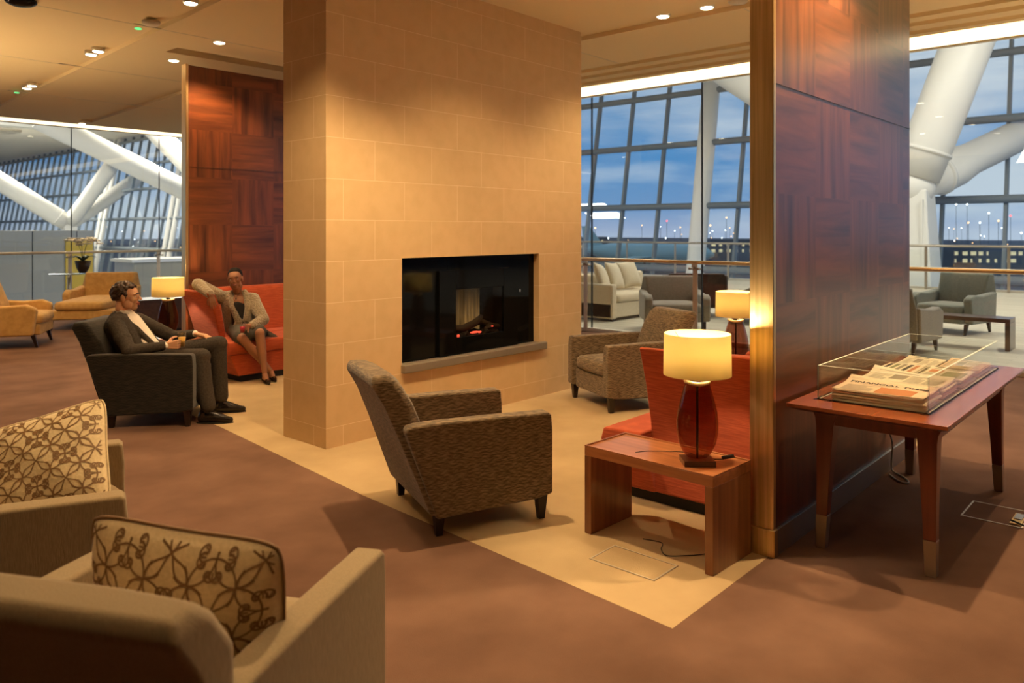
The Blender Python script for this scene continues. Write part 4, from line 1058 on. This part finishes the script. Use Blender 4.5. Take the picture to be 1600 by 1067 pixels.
def building(label, px0, px1, ytop, d, lit, nwin):
    a, b = Pw(px0, ytop, d), Pw(px1, ytop, d); L = (b-a).length; ang = math.atan2((b-a).y, (b-a).x)
    t = thing('terminal_building', label, 'building', (a.x, a.y, -8), ang, 'distant airport buildings'); hgt = a.z+8
    MB().b2(0, L, 0, 12, 0, hgt).done('body', M_BLDG, t)
    for r in range(2):
        for i in range(nwin):
            w = L/nwin
            if rnd.random() < .8: MB().b2(i*w+w*.12, i*w+w*rnd.uniform(.3, .8), -.08, -.01, hgt*(.58+.2*r)-.0, hgt*(.58+.2*r)+hgt*.10).done('window', lit, t)
building('low dark airport building with lit windows at far right', 1490, 1640, 386, 140, M_LITW, 12)
building('low airport building with cool lit windows in the middle window', 985, 1075, 378, 170, M_LITC, 10)
building('low airport building with warm windows right of the white column', 1110, 1230, 374, 190, M_LITW, 10)
building('far low airport block behind the stone block', 880, 950, 370, 230, M_LITW, 6)
p = Pw(1010, 384, 110)
t = thing('airliner', 'pale teal airliner parked on the apron in the middle window', 'aircraft', (p.x, p.y, -8), math.radians(-50))
zc = p.z+8-1.0
MB().path([(-9, 0, zc+.6), (-7, 0, zc+.3), (-4, 0, zc), (6, 0, zc), (8, 0, zc-.1), (9.5, 0, zc-.3)], [.15, .8, 1.5, 1.5, 1.2, .2], 20).done('fuselage', M_TEAL, t, smooth=True)
MB().prism([(-8.6, zc+.6), (-6.0, zc+1.0), (-8.0, zc+3.8), (-9.2, zc+3.8)], 'y', -.12, .12).done('tail_fin', M_TEAL, t, bevel=.03)
for s in (-1, 1): MB().prism([(1.5, 0), (-1.5, 0), (-4.2, s*8), (-3.2, s*8)], 'z', zc-.6, zc-.4).done('wing', M_TEAL, t, bevel=.03)
for x, y in ((6, 0), (-.5, 1.6), (-.5, -1.6)): MB().path([(x, y, .35), (x, y, zc-.5)], .15, 8).path([(x, y-.25, .35), (x, y+.25, .35)], .35, 14).done('landing_gear', M_BLACK, t)

# ------------------------------------------------------------------ people
V = Vector
def sculpt(name, m, material, parent, voxel=.006, smooth=6, fac=.5):
    o = m.done(name, material, parent, smooth=True)
    md = o.modifiers.new('remesh', 'REMESH'); md.mode = 'VOXEL'; md.voxel_size = voxel; md.use_smooth_shade = True
    if smooth:
        md = o.modifiers.new('smooth', 'SMOOTH'); md.iterations = smooth; md.factor = fac
    bake(o)
    for p in o.data.polygons: p.use_smooth = True
    return o
def basis(fwd, up):
    f = V(fwd).normalized(); u = V(up); u = (u-f*u.dot(f)).normalized(); l = u.cross(f)   # +x fwd, +y left, +z up
    return Matrix((f, l, u)).transposed()
def head_prims(m, c, R, s=1.0, chin=1.0, nose=1.0):
    """c head centre, R 3x3 (x forward, y left, z up), s overall scale; head height about .235"""
    def P(x, y, z): return V(c)+R @ (V((x, y, z))*s)
    def E(x, y, z, a, b, d, tilt=0): 
        rr = R.copy()
        if tilt: rr = R @ Euler((0, tilt, 0)).to_matrix()
        m.ell(P(x, y, z), (a*s, b*s, d*s), rr.to_quaternion(), 24, 16)
    E(-.018, 0, .030, .098, .076, .088)            # cranium
    E(.030, 0, .018, .060, .062, .070)             # forehead and cheeks
    E(.036, 0, -.048, .050, .044, .056)            # lower face
    E(.052, 0, -.086*chin, .030, .030, .024)       # chin
    for q in (-1, 1):
        E(.056, q*.036, -.020, .026, .024, .026)   # cheek bone
        E(.018, q*.046, -.060, .045, .016, .034, .35)   # jaw
        E(.073, q*.030, .020, .015, .024, .008)    # brow
        E(-.004, q*.077, -.010, .018, .008, .031)  # ear
        E(-.010, q*.080, .002, .013, .007, .018)
        m.cap(P(-.045, q*.02, -.045), P(-.05, q*.03, -.09), .030*s, .034*s)
    m.cap(P(.085, 0, .012), P(.106*nose, 0, -.022), .0075*s, .0115*s)        # nose
    for q in (-1, 1): m.ell(P(.094, q*.011, -.026), (.010*s, .008*s, .007*s), R.to_quaternion(), 10, 8)
    E(.086, 0, -.050, .011, .024, .0055); E(.084, 0, -.062, .011, .020, .006)  # lips
    return P
def face_parts(P, R, s, parent, skin, lip, smile=False):
    for q in (-1, 1):
        e = MB().ell(P(.070, q*.031, .002), (.0125*s, .0135*s, .0095*s), R.to_quaternion(), 16, 12).done('eye', M_EYE, parent, smooth=True)
        MB().ell(P(.0795, q*.031, .002), (.0040*s, .0058*s, .0058*s), R.to_quaternion(), 12, 8).done('iris', M_IRIS, e, smooth=True)
        MB().path([P(.089, q*.012, .023), P(.091, q*.030, .029), P(.080, q*.050, .024)], [.0030*s, .0036*s, .0020*s], 6).done('eyebrow', M_HAIR, parent, smooth=True)
    k = .008 if smile else 0
    MB().path([P(.080, -.027, -.054+k), P(.093, -.013, -.052+k*.3), P(.0965, 0, -.0545), P(.093, .013, -.052+k*.3), P(.080, .027, -.054+k)], [.001, .004*s, .0045*s, .004*s, .001], 8).path(
        [P(.081, -.024, -.056+k), P(.092, -.012, -.063), P(.095, 0, -.065), P(.092, .012, -.063), P(.081, .024, -.056+k)], [.001, .0045*s, .0055*s, .0045*s, .001], 8).done('lips', lip, parent, smooth=True)
    if smile: MB().path([P(.088, -.017, -.055), P(.0965, 0, -.0585), P(.088, .017, -.055)], [.002*s, .0035*s, .002*s], 8).done('teeth', M_TEETH, parent, smooth=True)
def hand_prims(m, w, d, palm_n, thumb_side, s=1.0, curl=(.3, .3, .35, .4), spread=.08, thumb=.6, grip=0):
    """w wrist point, d direction of the hand, palm_n direction the palm faces, thumb_side +1/-1 across = palm_n x d"""
    d = V(d).normalized(); n = V(palm_n); n = (n-d*n.dot(d)).normalized(); a = n.cross(d)*thumb_side   # a: towards the thumb
    w = V(w)
    for k in (-1.1, -.35, .4, 1.1):
        m.cap(w+a*(k*.012*s), w+d*(.082*s)+a*(k*.026*s)-n*.002*s, .0145*s, .0125*s, 10)
    for i, (off, L, r) in enumerate(((1.15, .068, .0088), (.40, .078, .0090), (-.38, .072, .0086), (-1.12, .056, .0076))):
        p = w+d*(.085*s)+a*(off*.026*s); c = curl[i]; dd = (d+a*spread*off).normalized()
        for j, (fr, rr) in enumerate(((.45, 1), (.31, .92), (.24, .82))):
            ang = c*(1, 2.0, 2.8)[j]*.9+grip*(.5, 1.2, 1.9)[j]
            q = p+(dd*math.cos(ang)+n*math.sin(ang))*L*fr*s
            m.cap(p, q, r*s*rr, r*s*rr*.93, 9); p = q
    p = w+d*(.022*s)+a*(.020*s)+n*.004*s; q = p+(d*.62+a*.72+n*thumb*.5).normalized()*.042*s
    m.cap(p, q, .0145*s, .0110*s, 10); p2 = q+(d*.90+a*.22+n*thumb).normalized()*.032*s; m.cap(q, p2, .0108*s, .0095*s, 10)
    p3 = p2+(d*.95+n*thumb*.9-a*.1).normalized()*.024*s; m.cap(p2, p3, .0092*s, .0078*s, 10)

# ---- seated man. local frame: +x the way the chair faces, +y away from the camera
MA = math.radians(-44)
man = thing('person', 'man in dark charcoal suit and open pale shirt, glasses, leaning back holding a drink', 'person', (3.02, 6.78, 0), MA)
hc = V((-.285, .0, 1.045)); RH = basis((1, .10, .02), (-.10, 0, 1))
b = MB()
P = head_prims(b, hc, RH, 1.04, 1.03, 1.03)
b.cap((-.31, 0, .84), hc+V((-.035, 0, -.06)), .058, .054, 18)
b.cap((-.29, 0, .80), (-.15, 0, .52), .085, .10, 18)                       # torso inside the clothes
b.cap((-.30, -.13, .80), (-.30, .13, .80), .050, .050)
sh = {'n': V((-.29, -.19, .81)), 'f': V((-.27, .19, .82))}
el = {'n': V((-.13, -.335, .625)), 'f': V((.02, .27, .655))}
wr = {'n': V((.125, -.235, .652)), 'f': V((.255, .115, .705))}
for k in 'nf':
    b.cap(sh[k], el[k], .050, .040); b.cap(el[k], wr[k], .038, .026)
hip = {'n': V((-.12, -.095, .51)), 'f': V((-.12, .095, .51))}
kn = {'n': V((.40, -.19, .545)), 'f': V((.46, .085, .615))}
an = {'n': V((.475, -.245, .10)), 'f': V((.475, .125, .10))}
for k in 'nf':
    b.cap(hip[k], kn[k], .075, .052); b.cap(kn[k], an[k], .048, .036); b.cap(an[k], an[k]+V((.03, 0, -.045)), .030, .026)
hand_prims(b, wr['n'], (1, .42, .05), (.25, 1, 0.1), -1, 1.05, curl=(.35, .4, .45, .5), grip=.30, thumb=.9, spread=.05)
hand_prims(b, wr['f'], (1, -.12, -.22), (-.2, 0, -1), -1, 1.08, curl=(.18, .2, .22, .28), thumb=.2, spread=.22)
sculpt('body', b, M_SKIN, man, .0045, 4, .4)
face_parts(P, RH, 1.04, man, M_SKIN, M_LIP)
# short wavy hair
h = MB(); rnd = random.Random(3)
for i in range(420):
    a = rnd.uniform(0, 2*PI); z = rnd.uniform(-.55, 1); rr = math.sqrt(1-z*z)
    x, y, zz = -.020+.100*rr*math.cos(a), .080*rr*math.sin(a), .034+.092*z
    if x > .030 and zz < .072: continue
    if x > -.035 and zz < .020: continue
    if x > .060: continue
    rs = rnd.uniform(.011, .0175)
    h.ell(P(x, y, zz), (rs, rs*.8, rs), Euler((rnd.random()*3, rnd.random()*3, 0)), 8, 6)
h.ell(P(-.030, 0, .040), (.099, .081, .086), RH.to_quaternion())
for q in (-1, 1): h.ell(P(.010, q*.076, .005), (.010, .006, .024), RH.to_quaternion(), 10, 8)
sculpt('hair', h, M_HAIR, man, .005, 2, .4)
g = MB()
for q in (-1, 1):
    ctr = [(.094+.0*abs(k), q*(.033+.021*math.cos(k*PI/9)), .000+.014*math.sin(k*PI/9)) for k in range(18)]
    g.path([P(x-.012*abs(abs(y)-.033)*10, y, z) for x, y, z in ctr], .0013, 6, closed=True)
    g.path([P(.086, q*.055, .004), P(.04, q*.080, .006), P(-.005, q*.084, .004)], .0013, 6)
g.path([P(.096, -.012, .003), P(.099, 0, .006), P(.096, .012, .003)], .0013, 6)
g.done('glasses', M_WIRE, man, smooth=True)
# shirt with collar
s = MB()
s.cap((-.275, 0, .80), (-.12, 0, .56), .118, .13, 18); s.cap((-.245, 0, .80), (-.075, 0, .56), .080, .10, 18)
s.cap((-.30, 0, .85), (-.305, 0, .895), .070, .063, 18)
for k in 'nf':
    d = (wr[k]-el[k]).normalized(); s.cap(wr[k]-d*.05, wr[k]-d*.004, .031, .031)
sculpt('shirt', s, M_SHIRT, man, .006, 3)
cl = MB()
for q in (-1, 1):
    cl.prism([(0, 0), (.055, -.018), (.085, -.080), (.022, -.045)], 'y', 0, .006)
    cl2 = cl
o = MB()
for q in (-1, 1):
    A = [V((-.245, q*.040, .915)), V((-.205, q*.050, .875)), V((-.165, q*.046, .815)), V((-.225, q*.018, .868)), V((-.300, q*.070, .925)), V((-.31, q*.06, .95))]
    o.rings([[A[4]+V((0, q*.004, 0)), A[1]+V((0, q*.008, 0)), A[2]+V((0, q*.006, 0)), A[3]+V((0, q*.004, 0))], [A[4], A[1], A[2]-V((.004, 0, 0)), A[3]]])
    o.rings([[V((-.355, q*.055, .945)), V((-.29, q*.072, .935)), V((-.235, q*.045, .905)), V((-.28, q*.068, .89)), V((-.35, q*.06, .90))], [V((-.352, q*.050, .945)), V((-.29, q*.066, .935)), V((-.240, q*.041, .905)), V((-.28, q*.062, .89)), V((-.347, q*.055, .90))]])
o.done('shirt_collar', M_SHIRT, man, bevel=.001); cl.b.free()
# jacket: shell leaves the shirt front open
j = MB()
j.cap((-.315, -.10, .80), (-.17, -.085, .52), .112, .125, 18); j.cap((-.315, .10, .80), (-.17, .085, .52), .112, .125, 18)
j.cap((-.335, 0, .82), (-.21, 0, .52), .115, .14, 18)
j.cap((-.31, -.165, .825), (-.31, .165, .825), .066, .066, 16); j.cap((-.32, -.05, .88), (-.31, -.16, .845), .045, .055); j.cap((-.32, .05, .88), (-.31, .16, .845), .045, .055)
for k in 'nf':
    q = -1 if k == 'n' else 1
    d = (wr[k]-el[k]).normalized()
    j.cap(sh[k], el[k], .069, .056, 16); j.cap(el[k], wr[k]-d*.025, .054, .040, 16)
    mid = sh[k].lerp(el[k], .5); j.ell(mid+V((0, q*.006, .0)), (.074, .062, .060)); j.ell(el[k], (.062, .058, .055))
    # front skirt of the jacket over the hips
    j.cap((-.12, q*.125, .60), (.03, q*.150, .53), .065, .045)
    # lapels
    j.cap((-.275, q*.060, .885), (-.135, q*.078, .73), .024, .030, 10); j.cap((-.135, q*.078, .73), (-.03, q*.040, .60), .030, .034, 10)
sculpt('jacket', j, M_SUIT, man, .007, 4)
# trousers
tr = MB()
tr.cap((-.12, -.09, .50), (-.12, .09, .50), .115, .115, 18)
for k in 'nf':
    q = -1 if k == 'n' else 1
    tr.cap(hip[k], kn[k], .098, .073, 18); tr.cap(kn[k], kn[k].lerp(an[k], .5), .071, .066, 16); tr.cap(kn[k].lerp(an[k], .5), an[k]+V((.0, 0, .045)), .066, .063, 16)
    tr.ell(kn[k]+V((.004, 0, .004)), (.078, .072, .070)); tr.ell(hip[k].lerp(kn[k], .45)+V((0, 0, .012)), (.14, .09, .085))
    tr.ell(kn[k].lerp(an[k], .55)+V((-.035, 0, 0)), (.045, .05, .16))
    for z in (.30, .22): tr.ell(kn[k].lerp(an[k], 1-z*1.6)+V((-.02, 0, -.01)), (.062, .060, .014), Euler((0, .5, 0)))
sculpt('trousers', tr, M_SUIT, man, .007, 3)
for k in 'nf':
    MB().cap(an[k]+V((0, 0, -.03)), an[k]+V((0, 0, .06)), .039, .042).done('sock', M_BLACK, man, smooth=True)
    q = -.06 if k == 'n' else .10
    s = MB(); a0 = an[k]+V((-.035, 0, 0)); yy = an[k].y
    def sp_(x, y, z): return (an[k].x+x, yy+y+x*q, z)
    s.cap(sp_(-.045, 0, .050), sp_(-.03, 0, .090), .040, .040); s.cap(sp_(-.05, 0, .040), sp_(.07, 0, .040), .038, .042); s.cap(sp_(.07, 0, .038), sp_(.185, 0, .026), .041, .026)
    s.cap(sp_(.0, 0, .085), sp_(.09, 0, .056), .034, .030); s.cap(sp_(.02, 0, .07), sp_(.13, 0, .04), .034, .030)
    sh_ = sculpt('shoe', s, M_SHOE, man, .005, 3)
    for v in sh_.data.vertices: v.co.z = max(.003, v.co.z)
    m = MB(); m.rings([[(sp_(x, y*w, z)) for x, y, w in ((-.088, -.6, .035), (-.03, -1, .037), (.06, -1, .043), (.15, -1, .034), (.212, -.3, .024), (.212, .3, .024), (.15, 1, .034), (.06, 1, .043), (-.03, 1, .037), (-.088, .6, .035))] for z in (.0005, .010)]).done('sole', M_BLACK, sh_, bevel=.002)
    m = MB()
    for i in range(4): m.path([sp_(.045+.018*i, -.016, .094-.008*i), sp_(.055+.018*i, 0, .099-.009*i), sp_(.045+.018*i, .016, .094-.008*i)], .0022, 6)
    m.done('laces', M_BLACK, sh_)
t = thing('tumbler', 'tumbler of orange juice in the seated man\'s near hand', 'glass', (0, 0, 0)); 
gp = Matrix.Translation((3.02, 6.78, 0)) @ Matrix.Rotation(MA, 4, 'Z')
t.matrix_world = gp @ Matrix.Translation((.232, -.155, .628))
MB().lathe([(.026, .0), (.034, .125), (.032, .125), (.0245, .006), (.001, .006)], n=28).done('glass_wall', M_TUMBLER, t, smooth=True)
MB().lathe([(.001, .007), (.0238, .007), (.030, .085), (.001, .085)], n=28).done('juice', M_JUICE, t, smooth=True)

# ---- woman on the red sofa (world-aligned local frame)
O = V((4.46, 8.10, 0))
wom = thing('person', 'smiling woman in oatmeal cardigan and grey skirt on the red sofa holding a pink drink', 'person', O, 0)
def L(x, y, z): return V((x, y, z))-O
hc = L(4.375, 7.985, 1.085); RW = basis((-.60, -.80, -.04), (-.12, .04, 1))
b = MB(); P = head_prims(b, hc, RW, .98, .97, .92)
b.cap(L(4.44, 8.04, .86), hc+V((.03, .025, -.06)), .050, .046, 18)
b.cap(L(4.44, 8.02, .82), L(4.53, 8.10, .52), .105, .12, 18)
sR, eR, wR = L(4.315, 8.145, .875), L(4.065, 8.215, 1.03), L(4.085, 7.955, .925)
sL, eL, wL = L(4.555, 7.925, .850), L(4.545, 7.700, .645), L(4.325, 7.600, .600)
b.cap(sR, sL, .045, .045, 14)
b.cap(sR, eR, .045, .036); b.cap(eR, wR, .034, .023); b.cap(sL, eL, .045, .036); b.cap(eL, wL, .034, .023)
hR, hL = L(4.46, 8.06, .50), L(4.60, 8.04, .50)
kR, kL = L(4.24, 7.60, .485), L(4.415, 7.545, .525)
aR, aL = L(4.555, 7.555, .095), L(4.435, 7.475, .095)
b.cap(hR, kR, .078, .052, 16); b.cap(hL, kL, .078, .053, 16)
for k, a in ((kR, aR), (kL, aL)):
    m1 = k.lerp(a, .35); b.cap(k, m1, .049, .050); b.cap(m1, k.lerp(a, .75), .050, .034); b.cap(k.lerp(a, .75), a, .034, .027)
    m1 = k.lerp(a, .3)
for a, d in ((aR, V((-.25, -1, 0))), (aL, V((-.28, -1, 0)))):
    d = d.normalized(); b.cap(a+V((0, 0, -.01)), a+d*.11+V((0, 0, -.062)), .030, .022); b.cap(a+V((0, 0, -.045))-d*.02, a+d*.12+V((0, 0, -.072)), .026, .018)
hand_prims(b, wR, (.10, -.22, -1), (.6, .8, 0), 1, .92, curl=(.20, .22, .26, .3), thumb=.25, spread=.10)
hand_prims(b, wL, (-1, -.30, -.06), (.25, -1, .0), 1, .92, curl=(.4, .45, .5, .5), grip=.30, thumb=.9, spread=.05)
sculpt('body', b, M_SKIND, wom, .0045, 4, .4)
face_parts(P, RW, .98, wom, M_SKIND, MATS.get('rose_lip') or mat('rose_lip', (.26, .055, .045), .4), True)
h = MB()
h.ell(P(-.034, 0, .044), (.096, .080, .085), RW.to_quaternion(), 24, 16); h.ell(P(-.095, -.0, -.010), (.040, .042, .040), RW.to_quaternion()); h.ell(P(.005, 0, .082), (.050, .056, .034), RW.to_quaternion())
sculpt('hair', h, M_HAIRB, wom, .005, 3)
c = MB()
c.cap(sR+V((.0, .03, -.0)), sL+V((.02, .03, 0)), .075, .075, 16)
for s_, q in ((sR, -1), (sL, 1)):
    mm = V((-.66*q*-1, .75*q*-1, 0))
c.cap(L(4.40, 8.12, .82), L(4.50, 8.19, .53), .110, .125, 18); c.cap(L(4.53, 8.01, .81), L(4.62, 8.06, .53), .105, .12, 18)
c.cap(sR, eR, .071, .066, 16); c.cap(eR, wR+V((0, .035, .012)), .066, .050, 16)
c.cap(sL, eL, .073, .068, 16); c.cap(eL, wL+V((.05, .02, 0)), .066, .050, 16)
# shawl collar and fronts leaving a V
c.cap(L(4.365, 8.05, .925), L(4.345, 7.975, .77), .030, .036, 12); c.cap(L(4.345, 7.975, .77), L(4.385, 7.925, .62), .036, .040, 12); c.cap(L(4.385, 7.925, .62), L(4.36, 7.96, .50), .040, .045, 12)
c.cap(L(4.485, 7.975, .935), L(4.475, 7.875, .78), .032, .040, 12); c.cap(L(4.475, 7.875, .78), L(4.455, 7.87, .64), .042, .046, 12); c.cap(L(4.455, 7.87, .64), L(4.54, 7.88, .54), .046, .05, 12)
c.cap(L(4.46, 8.10, .935), L(4.52, 8.01, .905), .036, .036, 12); c.cap(L(4.38, 8.13, .915), L(4.46, 8.10, .935), .036, .036, 12)
sculpt('cardigan', c, M_CARD, wom, .007, 5)
tp = MB(); tp.cap(L(4.415, 7.99, .78), L(4.47, 8.0, .54), .085, .11, 16); tp.cap(L(4.43, 8.0, .80), L(4.43, 7.97, .68), .07, .08, 16)
sculpt('top', tp, M_TOP, wom, .007, 3)
sk = MB()
sk.cap(hR, hR.lerp(kR, .88), .115, .088, 18); sk.cap(hL, hL.lerp(kL, .90), .115, .085, 18); sk.cap(hR.lerp(hL, .5), kR.lerp(kL, .5)+V((.01, .06, .005)), .11, .075, 18)
sk.cap(kR.lerp(hR, .18)+V((0, 0, -.03)), kR.lerp(hR, .15)+V((.01, .0, -.085)), .075, .050); sk.cap(hL, L(4.70, 7.72, .43), .09, .035)
sculpt('skirt', sk, M_SKIRT, wom, .007, 4)
for a, d in ((aR, V((-.25, -1, 0))), (aL, V((-.28, -1, 0)))):
    d = d.normalized(); s = MB(); g0 = V((a.x, a.y, 0))
    s.cap(g0-d*.045+V((0, 0, .036)), g0-d*.03+V((0, 0, .046)), .028, .028); s.cap(g0-d*.04+V((0, 0, .024)), g0+d*.10+V((0, 0, .020)), .024, .030); s.cap(g0+d*.10+V((0, 0, .024)), g0+d*.165+V((0, 0, .016)), .034, .014)
    so = sculpt('shoe', s, M_SHOE, wom, .005, 2)
    for v in so.data.vertices: v.co.z = max(.002, v.co.z)
    MB().path([g0+d*.105+V((-.018, 0, .052)), g0+d*.12+V((0, 0, .054)), g0+d*.105+V((.018, 0, .052))], .005, 8).done('shoe_bow', M_SHOE, so, smooth=True)
nk = MB(); nk.path([P(-.01, -.050, -.115), P(.045, -.045, -.150), P(.085, -.005, -.205), P(.045, .04, -.150), P(-.01, .050, -.115)], .0022, 6); nk.ell(P(.088, -.005, -.212), (.007, .007, .010), None, 10, 8)
nk.done('necklace', M_BLACK, wom)
t = thing('tumbler', 'small tumbler of pink-red drink held in the woman\'s lap', 'glass', L(4.205, 7.525, .545)+O)
MB().lathe([(.024, .0), (.029, .115), (.027, .115), (.0225, .006), (.001, .006)], n=28).done('glass_wall', M_TUMBLER, t, smooth=True)
MB().lathe([(.001, .007), (.0218, .007), (.0255, .070), (.001, .070)], n=28).done('drink', M_WINE, t, smooth=True)
